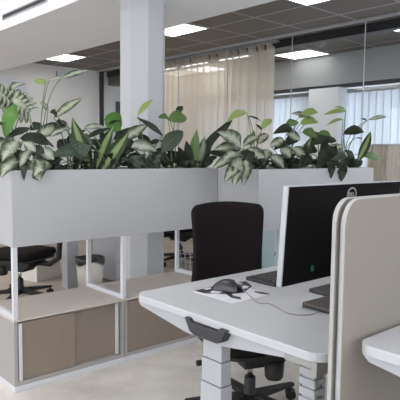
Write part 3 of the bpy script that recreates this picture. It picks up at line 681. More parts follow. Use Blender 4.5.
planter(2.582, 3.889, B2Y, 0.42, 'shorter white planter box behind the black chair and monitor', [0.0, 0.66, 1.307-0.026])

# ================================================================ PLANTS
def leaf(mb, b, t, w, kind, mi, seed):
    rnd = random.Random(seed)
    b = Vector(b); t = Vector(t); ax = t-b; L = ax.length; ax.normalize()
    view = (Vector((0.1, -0.4, 1.25))*1.0-b); view = Vector((-0.55, -0.72, 0.42+0.25*rnd.uniform(-1, 1)))+Vector((rnd.uniform(-.3, .3), rnd.uniform(-.2, .2), 0))
    if kind == 'r': view = Vector((-0.55, -0.72, 0.05))
    nrm = (view-ax*view.dot(ax)).normalized(); side = ax.cross(nrm)
    bend = 0.13 if kind == 'c' else 0.0
    kind = 's' if kind == 'c' else kind
    ns, na = (14, 7) if kind != 's' else (14, 5)
    def prof(s):
        if kind == 'o': return max(0.0, math.sin(PI*s**0.85))**0.75
        if kind == 'r': return max(0.0, 1-(2*s-1)**2)**0.5
        if kind == 'l': return max(0.0, math.sin(PI*s**0.8))**0.95
        if kind == 'h': return 0 if s >= 1 else min(1.0, (0.55+2.6*s) if s < 0.18 else 1.02)*max(0.0, 1-((s-0.18)/0.82 if s > 0.18 else 0)**1.7)**0.9
        if kind == 's': return (0.55+0.45*math.sin(PI*min(1, s*1.1)))*(1 if s < 0.72 else max(0.0, 1-((s-0.72)/0.28)**1.6))
        return max(0.0, math.sin(PI*min(1, s**0.8)))**0.6
    droop = (0.10 if kind in 'oh' else 0.05 if kind == 'l' else 0.02)*L
    tw = 0.0 if kind == 'r' else rnd.uniform(-0.5, 0.5) if kind != 's' else rnd.uniform(-0.9, 0.9)
    if kind == 'm':
        # split leaf: a rib with lobes either side, gaps between lobes
        for sgn in (-1, 1):
            for k in range(6):
                s0 = 0.02+k*0.155; ln = w*0.52*math.sin(PI*(0.18+0.7*k/6))**0.6+0.004
                wd = L*0.2
                base = b+ax*(L*s0)
                dirv = (side*sgn*1.0+ax*(-0.25+0.2*k)).normalized()
                rows = []
                for i in range(8):
                    q = i/7; hw = wd*0.56*(1-0.12*q)*(1 if q < 0.7 else math.sqrt(max(0.0, 1-((q-0.7)/0.3)**2)))
                    c = base+dirv*(ln*q)+nrm*(0.02*math.sin(PI*q)-0.25*ln*q*q)
                    rows.append([c+ax*(hw*(a-0.5)*2)+nrm*(-0.003*abs(a-0.5)) for a in (0, 0.33, 0.66, 1.0)])
                mb.grid(rows, mi)
        rows = []
        for i in range(9):
            q = i/8; hw = 0.34*w*math.sin(PI*min(1, 0.22+0.76*q))**0.8
            c = b+ax*(L*(q*1.02))+nrm*(0.012*math.sin(PI*q))
            rows.append([c+side*hw*a for a in (-1, -0.3, 0.3, 1)])
        mb.grid(rows, mi); return
    rows = []
    for i in range(ns+1):
        s = i/ns; c = b+ax*(L*s)
        c = c+nrm*(droop*1.4*math.sin(PI*s)) + side*(-bend*0.6*L*math.sin(2*PI*s*0.8))
        hw = w*0.5*prof(s); row = []
        an = tw*(s-0.5)
        sd = side*math.cos(an)+nrm*math.sin(an); nn = nrm*math.cos(an)-side*math.sin(an)
        for j in range(na):
            a = j/(na-1)*2-1
            cup = (0.16 if kind in 'ohl' else 0.25)*hw*abs(a)**1.3 + 0.035*w*math.sin(s*14+seed+a*2)*abs(a)
            off = Vector((0, 0, 0))
            if kind == 'h' and s < 0.2: off = -ax*(abs(a)**2*L*0.14*(1-s/0.2))
            row.append(c+sd*(hw*a)+nn*cup+off)
        rows.append(row)
    mb.grid(rows, mi)

def bez(a, m, b, n=10):
    a, m, b = Vector(a), Vector(m), Vector(b)
    return [a*(1-t)**2+m*(2*t*(1-t))+b*t*t for t in [i/n for i in range(n+1)]]
MK = ['D', 'D2', 'G', 'G2', 'Y', 'V', 'P', 'S']
SOILZ = 1.118
seed = 11
for (pname, plabel, rx, ry, leaves) in PLANTS:
    if pname in ROOTX: rx = ROOTX[pname]
    t = thing(pname, plabel, 'potted plant', (rx, ry, SOILZ))
    o = Vector((rx, ry, SOILZ)); fb = MB(); sb = MB(); r = random.Random(seed)
    for (b, tp, w, kind, mk, pet) in leaves:
        seed += 1
        leaf(fb, Vector(b)-o, Vector(tp)-o, w, kind, MK.index(mk), seed)
        if pet:
            bb = Vector(b)-o; root = Vector((r.uniform(-.03, .03), r.uniform(-.03, .03), 0.0))
            low = bb.z < 0.12
            mid = Vector((root.x*0.7+bb.x*0.3, root.y*0.6+bb.y*0.4, max(bb.z*0.75, bb.z+0.05 if low else 0)))
            if low and bb.y < -0.03: mid.z = max(mid.z, 0.09)
            sb.tube(bez(root, mid, bb), [0.0045-0.0022*i/10 for i in range(11)], 6)
            sb.tube([bb, bb+(Vector(tp)-Vector(b))*0.1], 0.0015, 5)
        elif kind == 's' or (Vector(b)-o).z < 0.1:
            bb = Vector(b)-o; sb.tube([Vector((bb.x*0.9, bb.y, 0)), bb], 0.004, 6)
        else:
            bb = Vector(b)-o; sb.tube(bez((0, 0, 0), (0, 0, bb.z*0.8), bb), 0.003, 6)
    # low undergrowth of the same plant
    fillm = {'monstera': 'D', 'snake_plant': 'D', 'calathea': 'D2'}.get(pname, 'D')
    nf = 0 if pname in ('rubber_plant', 'pothos') else FILL
    for k in range(nf):
        seed += 1
        a = r.uniform(0, 2*PI); rad = r.uniform(0.02, 0.09)
        bb = Vector((math.cos(a)*rad, math.sin(a)*rad*0.8, r.uniform(0.02, 0.09)))
        a2 = a+r.uniform(-.8, .8); ln = r.uniform(0.05, 0.11)
        yy = math.sin(a2)*ln
        tt = bb+Vector((math.cos(a2)*ln, max(yy, -0.06), r.uniform(-0.01, 0.06)))
        leaf(fb, bb, tt, r.uniform(0.025, 0.045), 'o', MK.index(fillm), seed)
        sb.tube(bez((0, 0, 0), (bb.x*0.3, bb.y*0.3, bb.z), bb, 5), 0.002, 5)
    fb.build('foliage', [LM[k] for k in MK], t, smooth=True)
    sb.build('stems', M['stem'], t, smooth=True)

# ================================================================ DESK
DX0, DX1, DY0, DY1, DZ = 1.172, 2.772, 0.840, 1.690, 0.73
def desk(name, label, x0, x1, y0, y1, z, r=0.05, corner=(1, 1, 1, 1)):
    t = thing(name, label, 'desk', ((x0+x1)/2, (y0+y1)/2, 0))
    hx, hy = (x1-x0)/2, (y1-y0)/2
    MB().prism(rrect(-hx, hx, -hy, hy, r, 8, corner), z-0.026, z).build('tabletop', M['desk_white'], t, bevel=0.003)
    ym = 0.05
    for s in (-1, 1):
        xe = s*(hx-0.075)
        # side beam below the top, tapering to its ends
        bm_ = MB(); zz = z-0.027
        xa, xb = xe-0.03, xe+0.03
        bm_.prism([(ym-0.37, zz), (ym+0.37, zz), (ym+0.35, zz-0.018), (ym+0.09, zz-0.055), (ym-0.09, zz-0.055), (ym-0.35, zz-0.018)], xa-0.028, xb+0.028, 'x')
        bm_.build('side_beam', M['white_steel'], t, bevel=0.002)
        lw = [(0.021, 0.045, z-0.158, z-0.055), (0.0235, 0.0475, z-0.240, z-0.160), (0.026, 0.050, 0.03, z-0.242)]
        lg = MB()
        for a, b, za, zb in lw: lg.box(xe-a, xe+a, ym-b, ym+b, za, zb)
        L = lg.build('leg', M['white_steel'], t, bevel=0.003)
        for k in (0, 1): a, b = lw[k][0]-0.001, lw[k][1]-0.001; MB().box(xe-a, xe+a, ym-b, ym+b, lw[k][2]-0.003, lw[k][2]+0.001).build('leg_joint', M['slot'], L)
        MB().prism(rrect(xe-0.035, xe+0.035, ym-0.34, ym+0.34, 0.02, 4), 0.0, 0.03).build('foot', M['white_steel'], t, bevel=0.004)
    MB().box(-hx+0.11, hx-0.11, ym-0.03, ym+0.03, z-0.067, z-0.027).build('cross_beam', M['white_steel'], t)
    return t
dk = desk('sit_stand_desk', 'large white sit-stand desk with computer mouse and monitor on it', DX0, DX1, DY0, DY1, DZ, 0.055)
dcx, dcy = (DX0+DX1)/2, (DY0+DY1)/2
# black bracket clipped on the short edge
br = MB()
ya, yb = 1.186-dcy, 1.362-dcy
def bpt(y, z): return (y, z)
prof = [(yb+0.014, 0.7145), (yb-0.006, 0.7145), (yb-0.022, 0.702), (ya+0.034, 0.702), (ya+0.028, 0.7145), (ya-0.006, 0.7145), (ya+0.018, 0.672), (ya+0.036, 0.665), (yb-0.036, 0.665), (yb-0.012, 0.674)]
br.prism(prof, DX0-0.016-dcx, DX0+0.03-dcx, 'x')
br.build('end_bracket', M['bracket'], dk, bevel=0.003)
# steel tray bracket under the front corner
gt = MB().box(DX0+0.012-dcx, DX0+0.20-dcx, 0.865-dcy, 0.885-dcy, 0.662, 0.702).box(DX0+0.012-dcx, DX0+0.032-dcx, 0.885-dcy, 0.975-dcy, 0.682, 0.702)
gt.build('tray_bracket', M['grey_steel'], dk, bevel=0.001)
# vertebra cable duct
cd = thing('cable_duct', 'white segmented cable duct hanging under the front edge of the desk', 'cable duct', (1.365, 1.012, 0.0))
for k in range(22):
    z1 = 0.698-k*0.031; z0 = z1-0.0275
    s = MB(); w1 = 0.028
    s.box(-w1, -0.012, -0.030, -0.026, z0, z1).box(0.012, w1, -0.030, -0.026, z0, z1).box(-0.012, 0.012, -0.030, -0.026, z0+0.008, z1).box(-w1, -w1+0.004, -0.026, 0.030, z0+0.004, z1).box(w1-0.004, w1, -0.026, 0.030, z0+0.004, z1).box(-w1+0.004, w1-0.004, 0.026, 0.030, z0, z1)
    o = s.build('segment', M['white_steel'], cd, bevel=0.002)
    if k: o.scale = (1, 1, 1)
MB().box(-0.022, 0.022, -0.022, 0.022, 0.012, 0.702).build('spine', M['white_steel'], cd)
MB().box(-0.05, 0.05, -0.05, 0.05, 0.0, 0.012).build('floor_plate', M['white_steel'], cd)
# opposite desk, raised higher
d2 = desk('sit_stand_desk', 'white desk corner in front of the beige screen at the right edge', 1.140, 2.740, -0.13, 0.726, 0.806, 0.045)

# ================================================================ DESK SCREEN
ds = thing('desk_divider_screen', 'tall beige double fabric divider screen standing between the two desks', 'divider screen', (1.9, 0.77, 0))
def scr(y0, y1, x0, z1, ins, m, nm, m2=None):
    mb = MB().prism(rrect(x0-1.9, 2.75-1.9, 0.42+ins, z1, 0.055, 10, (1, 1, 1, 1)), y0-0.77, y1-0.77, 'y')
    if m is M['screen_fabric']: mb.m = [0, 0]+[1]*(len(mb.f)-2)
    o = mb.build(nm, [m, M['screen_trim']], ds, bevel=0.004, bseg=3)
    return o
scr(0.7455, 0.759, 1.117, 1.146, 0, M['screen_fabric'], 'front_panel')
scr(0.760, 0.770, 1.128, 1.136, 0.01, M['screen_gap'], 'core_panel')
scr(0.771, 0.785, 1.117, 1.146, 0, M['screen_fabric'], 'rear_panel')
for s in (1.45, 2.45):
    MB().box(s-1.9-0.03, s-1.9+0.03, 0.7, 0.0, 0, 0) if False else None
    f = MB().box(s-1.9-0.02, s-1.9+0.02, 0.761-0.77, 0.769-0.77, 0.02, 0.44).box(s-1.9-0.03, s-1.9+0.03, -0.15, 0.15, 0.0, 0.02)
    f.build('stand', M['grey_steel'], ds, bevel=0.002)

# ================================================================ MONITOR
mn = thing('monitor', 'wide black computer monitor seen from behind on the white desk', 'monitor', (1.81, 1.2, DZ))
mw, z0, z1 = 0.36, 0.803-DZ, 1.146-DZ
MB().box(-mw, mw, -0.020, 0.003, z0, z1).build('shell', M['monitor_edge'], mn, bevel=0.003)
MB().box(-mw+0.004, mw-0.004, -0.0225, -0.019, z0+0.003, z1-0.003).build('back_cover', M['monitor_black'], mn, bevel=0.001)
MB().box(-mw+0.006, mw-0.006, 0.003, 0.005, z0+0.006, z1-0.004).build('screen', M['black'], mn)
sn = MB().box(-0.035, 0.035, -0.050, -0.0235, 0.012, 0.26); sn.build('stand_neck', M['black'], mn, bevel=0.006)
MB().prism(rrect(-0.12, 0.12, -0.10, 0.09, 0.02), 0.0, 0.012).build('stand_foot', M['black'], mn, bevel=0.003)
def ring(mb, cx, cz, rx, rz, w, y0, y1, n=40):
    for k in range(n):
        a0, a1 = 2*PI*k/n, 2*PI*(k+1)/n
        mb.prism([(cx+rx*math.cos(a0), cz+rz*math.sin(a0)), (cx+rx*math.cos(a1), cz+rz*math.sin(a1)), (cx+(rx-w)*math.cos(a1), cz+(rz-w)*math.sin(a1)), (cx+(rx-w)*math.cos(a0), cz+(rz-w)*math.sin(a0))], y0, y1, 'y')
lg = MB(); lx, lz = 0.006, 1.104-DZ
ring(lg, lx, lz, 0.030, 0.0275, 0.0052, -0.0245, -0.0225)
def strokes(mb, segs, ox, oz, s, w):
    for (x0, y0_, x1, y1_) in segs:
        a = Vector((x0, y0_)); b = Vector((x1, y1_)); d = (b-a).normalized(); n = Vector((-d.y, d.x))*w/2
        a2, b2 = a*s-d*w*0.3, b*s+d*w*0.3
        mb.prism([(ox+q.x, oz+q.y) for q in (a2+n, b2+n, b2-n, a2-n)], -0.0245, -0.0226, 'y')
# letters D E L L, tilted E
gx = lx-0.0215; s = 0.014; wv = 0.0026
strokes(lg, [(0, 0, 0, 1), (0, 1, .45, .95), (.45, .95, .7, .5), (.7, .5, .45, .05), (.45, .05, 0, 0)], gx, lz-0.006, s, wv)
strokes(lg, [(0, 0.1, .1, .95), (0, .1, .62, 0), (.05, .52, .62, .42), (.1, .95, .7, .85)], gx+0.0105, lz-0.006, s, wv)
strokes(lg, [(0, 0, 0, 1), (0, 0, .6, 0)], gx+0.0215, lz-0.006, s, wv)
strokes(lg, [(0, 0, 0, 1), (0, 0, .6, 0)], gx+0.031, lz-0.006, s, wv)
lo = lg.build('logo', M['silver'], mn); lo['label'] = 'round silver brand badge'
gl = MB().prism(rrect(-0.208, -0.193, z0+0.036, z0+0.058, 0.006), -0.0245, -0.0224, 'y').build('sticker', M['green_led'], mn); gl['label'] = 'small green sticker'

for o_ in mn.children:
    if not o_.name.startswith('stand'):
        o_.matrix_local = Matrix.Translation((-0.018, 0.010, 0.97-DZ)) @ Matrix.Rotation(math.radians(3.5), 4, 'X') @ Matrix.Translation((0, 0, DZ-0.97))
# laptop (closed) behind the screen
lp = thing('laptop', 'closed dark grey laptop on the white desk beside the divider screen', 'laptop', (1.672, 1.055, DZ))
MB().prism(rrect(-0.168, 0.168, -0.115, 0.115, 0.008), 0.002, 0.010).build('base', M['laptop_edge'], lp, bevel=0.001)
MB().prism(rrect(-0.168, 0.168, -0.115, 0.115, 0.008), 0.0105, 0.017).build('lid', M['laptop'], lp, bevel=0.0015)
MB().box(-0.15, 0.15, 0.09, 0.10, 0.0, 0.002).build('rubber_foot', M['laptop_edge'], lp); MB().box(-0.15, 0.15, -0.10, -0.09, 0.0, 0.002).build('rubber_foot', M['laptop_edge'], lp)

# keyboard
kb = thing('keyboard', 'black keyboard lying on the white desk behind the monitor', 'keyboard', (1.87, 1.495, DZ))
MB().prism(rrect(-0.218, 0.218, -0.078, 0.082, 0.008), 0.0, 0.014).build('base', M['black'], kb, bevel=0.002)
rows = [(5, 14), (5, 14), (5, 13), (5, 12), (5, 9)]
for ri in range(5):
    km = MB()
    n = (15, 15, 14, 13, 9)[ri]; y = 0.058-ri*0.028; x = -0.208; tw = 0.416/n
    # rows run toward the sitter's side (+y is the sitter)
    for k in range(n):
        km.box(x+k*tw+0.0015, x+(k+1)*tw-0.0015, -y-0.011, -y+0.012, 0.014, 0.0195)
    km.build('key_row', M['key'], kb, bevel=0.001, bseg=1)

# mouse pad with printed pattern, mouse, cable
mp = thing('mouse_pad', 'thin black and white patterned pad lying under the mouse', 'mouse pad', (1.46, 1.46, DZ))
def padpoly(pts, z, m, nm):
    MB().prism([(a-1.46, b-1.46) for a, b in pts], z-0.0006, z).build(nm, m, mp)
MB().prism(rrect(-0.105, 0.1, -0.11, 0.11, 0.01), 0, 0.0012).build('sheet', M['pad_white'], mp)
padpoly([(1.368, 1.568), (1.431, 1.572), (1.475, 1.575), (1.635, 1.556), (1.591, 1.481), (1.492, 1.429), (1.435, 1.446), (1.389, 1.493), (1.371, 1.517)], 0.0018, M['pad_black'], 'print')
padpoly([(1.424, 1.455), (1.403, 1.408), (1.411, 1.365), (1.435, 1.391), (1.429, 1.423), (1.449, 1.454)], 0.0018, M['pad_black'], 'print')
padpoly([(1.538, 1.421), (1.554, 1.394), (1.555, 1.356), (1.54, 1.352), (1.528, 1.381), (1.528, 1.409)], 0.0018, M['pad_black'], 'print')
padpoly([(1.396, 1.512), (1.422, 1.523), (1.436, 1.511), (1.433, 1.486), (1.41, 1.478), (1.394, 1.493)], 0.0024, M['pad_white'], 'print_white')
padpoly([(1.542, 1.499), (1.571, 1.505), (1.578, 1.485), (1.548, 1.467), (1.53, 1.476)], 0.0024, M['pad_white'], 'print_white')
padpoly([(1.411, 1.568), (1.446, 1.566), (1.441, 1.55), (1.412, 1.547)], 0.0024, M['pad_white'], 'print_white')
# mouse body
ms = thing('computer_mouse', 'shiny black wired computer mouse on the patterned pad', 'mouse', (1.468, 1.492, DZ+0.0026), math.radians(26))
def mouse_part(y0, y1, zoff, sc, m, nm, side=0):
    rows = []; n = 14; k = 12
    for i in range(n+1):
        q = i/n; y = y0+(y1-y0)*q; qq = (y+0.062)/0.124
        hw = 0.032*sc*math.sqrt(max(0.0, 1-(2*qq-1)**4))*(1-0.14*math.sin(PI*qq)+0.1)
        hh = 0.040*sc*math.sqrt(max(0.0, 1-(2*qq-1.0)**2*0.98))*(0.78+0.32*math.sin(PI*(qq*0.9+0.1)))
        row = []
        for j in range(k+1):
            a = PI*j/k
            row.append((hw*math.cos(a), y, zoff+hh*math.sin(a)**0.7))
        rows.append(row)
    mb = MB(); mb.grid(rows); mb.uv = {}
    # underside
    base = [(r[0][0], r[0][1], zoff) for r in rows]+[(r[-1][0], r[-1][1], zoff) for r in rows[::-1]]
    mb.add(base, [tuple(range(len(base)))])
    return mb.build(nm, m, ms, smooth=True)
GL = mat('glossy_black_plastic', srgb(30, 27, 30), 0.22, var=0.05, scale=30)
mouse_part(-0.062, 0.062, 0.0, 1.0, GL, 'shell')
MB().lathe([(0.0, -0.004), (0.010, -0.004), (0.011, 0), (0.010, 0.004), (0.0, 0.004)], seg=16).build('scroll_wheel', M['silver'], ms, smooth=True)
w_ = [o for o in ms.children if o.name.startswith('scroll_wheel')][0]; w_.rotation_euler = (0, PI/2, 0); w_.location = (0, -0.036, 0.030)
MB().box(-0.0006, 0.0006, -0.058, -0.015, 0.027, 0.0325).build('button_seam', M['silver'], ms)
cbp = [(1.497, 1.437, 0.739), (1.492, 1.415, 0.733), (1.455, 1.35, 0.7325), (1.425, 1.296, 0.7325), (1.446, 1.262, 0.7325), (1.425, 1.20, 0.7325), (1.405, 1.150, 0.7325), (1.418, 1.110, 0.7325), (1.462, 1.088, 0.7325), (1.50, 1.100, 0.735)]
def smoothpath(p, n=6):
    p = [Vector(q) for q in p]; out = []
    for i in range(len(p)-1):
        a = p[max(i-1, 0)]; b = p[i]; c = p[i+1]; d = p[min(i+2, len(p)-1)]
        for k in range(n):
            t = k/n; out.append(0.5*((2*b)+(c-a)*t+(2*a-5*b+4*c-d)*t*t+(3*b-a-3*c+d)*t**3))
    out.append(p[-1]); return out
cbl = MB().tube([Vector(q)-Vector((1.497, 1.437, 0.7325)) for q in smoothpath(cbp)], 0.0019, 6).build('mouse_cable', M['cable'], None, smooth=True)
cbl.location = (1.497, 1.437, 0.7325); tag(cbl, 'thin grey cable winding from the mouse across the white desk', 'cable')

# ================================================================ OFFICE CHAIR
def make_chair(label, loc, rz):
    """sitter faces -y in the chair's own frame; backrest at +y"""
    t = thing('office_chair', label, 'office chair', loc, rz, group='black swivel office chairs')
    # star base
    for k in range(5):
        a = 2*PI*k/5+0.35; ca, sa = math.cos(a), math.sin(a)
        mtx = Matrix.Rotation(a, 4, 'Z')
        vs = [(0.02, 0.026, 0.075), (0.02, -0.026, 0.075), (0.31, -0.014, 0.066), (0.31, 0.014, 0.066), (0.02, 0.026, 0.115), (0.02, -0.026, 0.115), (0.31, -0.014, 0.084), (0.31, 0.014, 0.084)]
        mb = MB(); mb.add([mtx @ Vector(v) for v in vs], [(3,2,1,0), (4,5,6,7), (0,1,5,4), (1,2,6,5), (2,3,7,6), (3,0,4,7)])
        lg_ = mb.build('base_arm', M['chair_plastic'], t, bevel=0.004)
        c = MB(); p = Vector((0.295*ca, 0.295*sa, 0.0)); wa = a+0.8+k
        d = Vector((math.cos(wa), math.sin(wa), 0))
        for sg in (-1, 1):
            q = p+d*0.016*sg+Vector((0, 0, 0.027))
            c.tube([q-d*0.009, q-d*0.007, q+d*0.007, q+d*0.009], [0.022, 0.0265, 0.0265, 0.022], 16)
        c.tube([p+Vector((0, 0, 0.03)), p+Vector((0, 0, 0.078))], 0.008, 8)
        c.tube([p-d*0.02+Vector((0, 0, 0.03)), p+d*0.02+Vector((0, 0, 0.03))], 0.006, 8)
        c.build('caster', M['chair_plastic'], lg_, smooth=False)
    MB().lathe([(0.03, 0.07), (0.036, 0.075), (0.034, 0.125), (0.028, 0.13), (0.027, 0.19), (0.024, 0.195)], seg=20).build('column_cover', M['chair_plastic'], t, smooth=True)
    MB().lathe([(0.0135, 0.19), (0.0135, 0.28)], seg=16).build('gas_lift', M['chrome'], t, smooth=True)
    mc = MB().prism([(-0.16, 0.31), (0.17, 0.31), (0.19, 0.366), (-0.18, 0.366)], -0.105, 0.105, 'x')
    mc.prism([(-0.09, 0.265), (0.09, 0.265), (0.13, 0.311), (-0.13, 0.311)], -0.07, 0.07, 'x')
    mc.build('tilt_mechanism', M['chair_plastic'], t, bevel=0.006)
    lv = MB().tube([(-0.06, -0.03, 0.315), (-0.15, -0.03, 0.305), (-0.235, -0.03, 0.30)], [0.012, 0.010, 0.010], 8).tube([(-0.225, -0.03, 0.30), (-0.28, -0.03, 0.30)], [0.012, 0.014], 8)
    lv.build('height_lever', M['chair_plastic'], t)
    MB().lathe([(0.0, 0.225), (0.035, 0.225), (0.042, 0.235), (0.048, 0.312)], c=(0.06, -0.13, 0), seg=12).build('tension_knob', M['chair_plastic'], t, smooth=True)
    # seat cushion and shell
    def cushion(w, d, z0, z1, r):
        mb = MB(); lv_ = [(0.93, z0), (1.0, z0+0.014), (1.0, z1-0.02), (0.97, z1-0.006), (0.88, z1)]
        pts = rrect(-w, w, -d, d, r, 6); vs = []; n = len(pts)
        for s, z in lv_:
            for x, y in pts: vs.append((x*s, y*s, z+(0.012*(y/d) if 0 else -0.018*max(0, -y/d-0.6))))
        fs = [(i*n+j, i*n+(j+1) % n, (i+1)*n+(j+1) % n, (i+1)*n+j) for i in range(len(lv_)-1) for j in range(n)]
        fs += [tuple(range(n))[::-1], tuple((len(lv_)-1)*n+j for j in range(n))]
        mb.add(vs, fs); return mb
    cushion(0.235, 0.235, 0.385, 0.445, 0.09).build('seat', M['black_fabric'], t, smooth=True)
    cushion(0.225, 0.225, 0.365, 0.387, 0.09).build('seat_shell', M['chair_plastic'], t, smooth=False)
    # back bar
    MB().tube([(0, 0.13, 0.345), (0, 0.31, 0.345), (0, 0.395, 0.40), (0, 0.413, 0.58), (0, 0.410, 0.80)], [0.024, 0.024, 0.024, 0.021, 0.016], 10).build('back_support', M['chair_plastic'], t, smooth=True)
    # backrest: curved padded panel, slightly waisted
    rows_f = []; rows_b = []; nz, nx = 18, 16
    def hwid(q):   # half width, bottom to top
        w = 0.200-0.010*math.sin(PI*min(1, q*1.15))
        e = 1.0
        if q > 0.93: e = 1-0.10*((q-0.93)/0.07)**2
        if q < 0.06: e = 1-0.10*((0.06-q)/0.06)**2
        return w*e
    Z0, Z1 = 0.545, 0.985
    def pt(q, a, side):
        z = Z0+(Z1-Z0)*q
        crown = 0.014*(1-a*a)*max(0, (q-0.8)/0.2) if q > 0.8 else 0
        x = hwid(q)*a
        yb = 0.350+0.045*a*a*-1.0+0.02*math.sin(PI*q)*0-0.012*math.sin(PI*q)
        edge = min(1.0, (1-abs(a))/0.10, q/0.04 if q < 0.04 else 1, (1-q)/0.04 if q > 0.96 else 1)
        th = 0.014+0.014*math.sqrt(max(0, edge*(2-edge)))
        return (x, yb+th*side, z+crown)
    mb = MB(); nA = 20
    A = [-1+2*j/nA for j in range(nA+1)]; Q = [i/nz for i in range(nz+1)]
    vs = [pt(q, a, -1) for q in Q for a in A]+[pt(q, a, 1) for q in Q for a in A]
    N = (nz+1)*(nA+1); W = nA+1; fs = []
    for i in range(nz):
        for j in range(nA):
            fs.append((i*W+j, i*W+j+1, (i+1)*W+j+1, (i+1)*W+j)); fs.append((N+i*W+j, N+(i+1)*W+j, N+(i+1)*W+j+1, N+i*W+j+1))
    for j in range(nA):
        fs.append((j, N+j, N+j+1, j+1)); fs.append((nz*W+j, nz*W+j+1, N+nz*W+j+1, N+nz*W+j))
    for i in range(nz):
        fs.append((i*W, (i+1)*W, N+(i+1)*W, N+i*W)); fs.append((i*W+nA, N+i*W+nA, N+(i+1)*W+nA, (i+1)*W+nA))
    mb.add(vs, fs); mb.build('backrest', M['black_fabric'], t, smooth=True, bevel=0.012, bseg=3)
    return t
chair = make_chair('black fabric office chair pushed in behind the white desk', (1.905, 1.775, 0), math.radians(-22))
dup(chair, (1.93, 4.42, 0), math.radians(205), 'black office chair seen through the gap under the left end of the planter')
dup(chair, (4.02, 4.86, 0), math.radians(100), 'black office chair seen through the gap right of the white column')

# ================================================================ BACKGROUND FURNITURE
bd = thing('office_desk', 'white desk behind the planter with broad panel legs', 'desk', (2.92, 4.95, 0))
MB().prism(rrect(-0.6, 0.6, -0.4, 0.4, 0.04), 0.70, 0.73).build('tabletop', M['desk_white'], bd, bevel=0.003)
for x in (-0.43, 0.43): MB().box(x-0.055, x+0.055, -0.40, -0.30, 0, 0.70).build('leg', M['white_steel'], bd, bevel=0.003)
pd = thing('drawer_pedestal', 'white drawer pedestal standing behind the planter frame', 'drawer unit', (3.02, 4.62, 0))
MB().box(-0.16, 0.16, -0.2, 0.2, 0.03, 0.55).build('body', M['white_steel'], pd, bevel=0.004)
for k in range(3): MB().box(-0.155, 0.155, -0.212, -0.2, 0.05+k*0.165, 0.205+k*0.165).build('drawer', M['desk_white'], pd, bevel=0.003)
for a in (-0.12, 0.12):
    for b in (-0.16, 0.16): MB().lathe([(0.015, 0), (0.015, 0.03)], c=(a, b, 0), seg=10).build('wheel', M['black'], pd)
wb = thing('waste_bin', 'white waste bin with black liner between the planter posts', 'bin', (2.57, 4.38, 0))
MB().lathe([(0.105, 0), (0.125, 0.30), (0.121, 0.30), (0.101, 0.01), (0, 0.01)], seg=28).build('bucket', M['bin_white'], wb, smooth=True)
ln = MB(); prof_n = 28; vs = []
for lev, (r_, z_) in enumerate(((0.116, 0.26), (0.120, 0.305), (0.132, 0.306), (0.130, 0.262))):
    for k in range(prof_n):
        a = 2*PI*k/prof_n; vs.append((r_*math.cos(a), r_*math.sin(a), z_+(0.02*math.sin(3*a+1) if lev in (0, 3) else 0.004*math.sin(3*a))))
ln.add(vs, [(i*prof_n+k, i*prof_n+(k+1) % prof_n, (i+1)*prof_n+(k+1) % prof_n, (i+1)*prof_n+k) for i in range(3) for k in range(prof_n)])
ln.build('liner', M['liner'], wb, smooth=True)
bp = thing('storage_pedestal', 'pale blue storage pedestal with black top seen between chair and monitor', 'drawer unit', (4.55, 3.95, 0))
MB().box(-0.25, 0.25, -0.25, 0.25, 0.0, 0.50).build('body', M['blue'], bp, bevel=0.004)
MB().box(-0.26, 0.26, -0.26, 0.26, 0.50, 0.535).build('top_panel', M['black'], bp, bevel=0.003)
MB().box(-0.25, 0.25, -0.262, -0.25, 0.22, 0.26).build('band', M['black'], bp)
sb_ = thing('storage_box', 'white lidded storage box on the floor behind the black chair, left gap', 'box', (2.44, 5.12, 0), 0.3)
MB().box(-0.15, 0.15, -0.12, 0.12, 0.0, 0.22).build('body', M['bin_white'], sb_, bevel=0.006)
MB().box(-0.157, 0.157, -0.127, 0.127, 0.22, 0.26).build('lid', M['white_steel'], sb_, bevel=0.005)
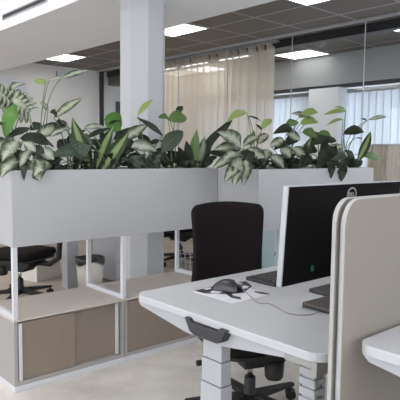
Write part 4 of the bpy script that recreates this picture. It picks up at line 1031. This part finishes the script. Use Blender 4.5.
# wire basket chair base / white wire basket
wk = thing('wire_basket', 'white wire basket on the floor right of the column gap', 'basket', (3.62, 4.22, 0))
wm = MB()
for k in range(14):
    a = 2*PI*k/14
    wm.tube([(0.09*math.cos(a), 0.09*math.sin(a), 0.004), (0.13*math.cos(a), 0.13*math.sin(a), 0.26)], 0.003, 5)
for r_, z_ in ((0.09, 0.004), (0.105, 0.09), (0.118, 0.18), (0.13, 0.26)):
    wm.tube([(r_*math.cos(2*PI*k/20), r_*math.sin(2*PI*k/20), z_) for k in range(21)], 0.0035, 5)
wm.build('wires', M['white_steel'], wk)
MB().lathe([(0.0, 0.002), (0.09, 0.002), (0.09, 0.006), (0.0, 0.006)], seg=20).build('base_plate', M['white_steel'], wk)
cp = MB().lathe([(0.0, 0), (0.05, 0), (0.055, 0.12), (0.05, 0.12), (0.046, 0.005), (0.0, 0.005)], seg=20).build('paper_bin', M['white_steel'], None, smooth=True)
cp.location = (2.55, 5.62, 0); tag(cp, 'small white paper cup shaped bin on the floor behind the black chair', 'bin')

# ================================================================ LIGHT
w = bpy.data.worlds.new('overcast_sky'); S.world = w; w.use_nodes = True
bg = w.node_tree.nodes['Background']; bg.inputs['Color'].default_value = (0.965, 0.975, 1.0, 1); bg.inputs['Strength'].default_value = SKY
def portal(loc, rot, sx, sy):
    l = bpy.data.lights.new('window_daylight', 'AREA'); l.shape = 'RECTANGLE'; l.size = sx; l.size_y = sy; l.cycles.is_portal = True
    o = bpy.data.objects.new('window_daylight', l); COL.objects.link(o); o.location = loc; o.rotation_euler = rot
for u0, u1 in opsL: portal((XL-0.22, (u0+u1)/2, 1.55), (0, -PI/2, 0), 2.1, u1-u0)
for u0, u1 in opsR: portal((XR+0.22, (u0+u1)/2, 1.295), (0, PI/2, 0), 1.89, u1-u0)
for u0, u1 in opsB: portal(((u0+u1)/2, YB-0.22, 1.75), (PI/2, 0, 0), u1-u0, 1.7)

# ================================================================ CAMERA
yaw, pit, rol, fpx = math.radians(41.57), math.radians(4.8), math.radians(0.63), 560.5
F = Vector((math.sin(yaw)*math.cos(pit), math.cos(yaw)*math.cos(pit), -math.sin(pit)))
R0 = F.cross(Vector((0, 0, 1))).normalized(); U0 = R0.cross(F)
R_ = R0*math.cos(rol)+U0*math.sin(rol); U_ = -R0*math.sin(rol)+U0*math.cos(rol)
cam = bpy.data.cameras.new('camera'); co = bpy.data.objects.new('camera', cam); COL.objects.link(co)
mw_ = Matrix((( R_.x, U_.x, -F.x, 0), (R_.y, U_.y, -F.y, 0), (R_.z, U_.z, -F.z, 1.25), (0, 0, 0, 1)))
co.matrix_world = mw_
cam.sensor_width = 36; cam.lens = 36*fpx/400; cam.clip_start = 0.02
S.camera = co
S.view_settings.view_transform = 'Standard'; S.view_settings.look = 'None'; S.view_settings.gamma = 1; S.view_settings.use_curve_mapping = False
S.view_settings.exposure = EXPO
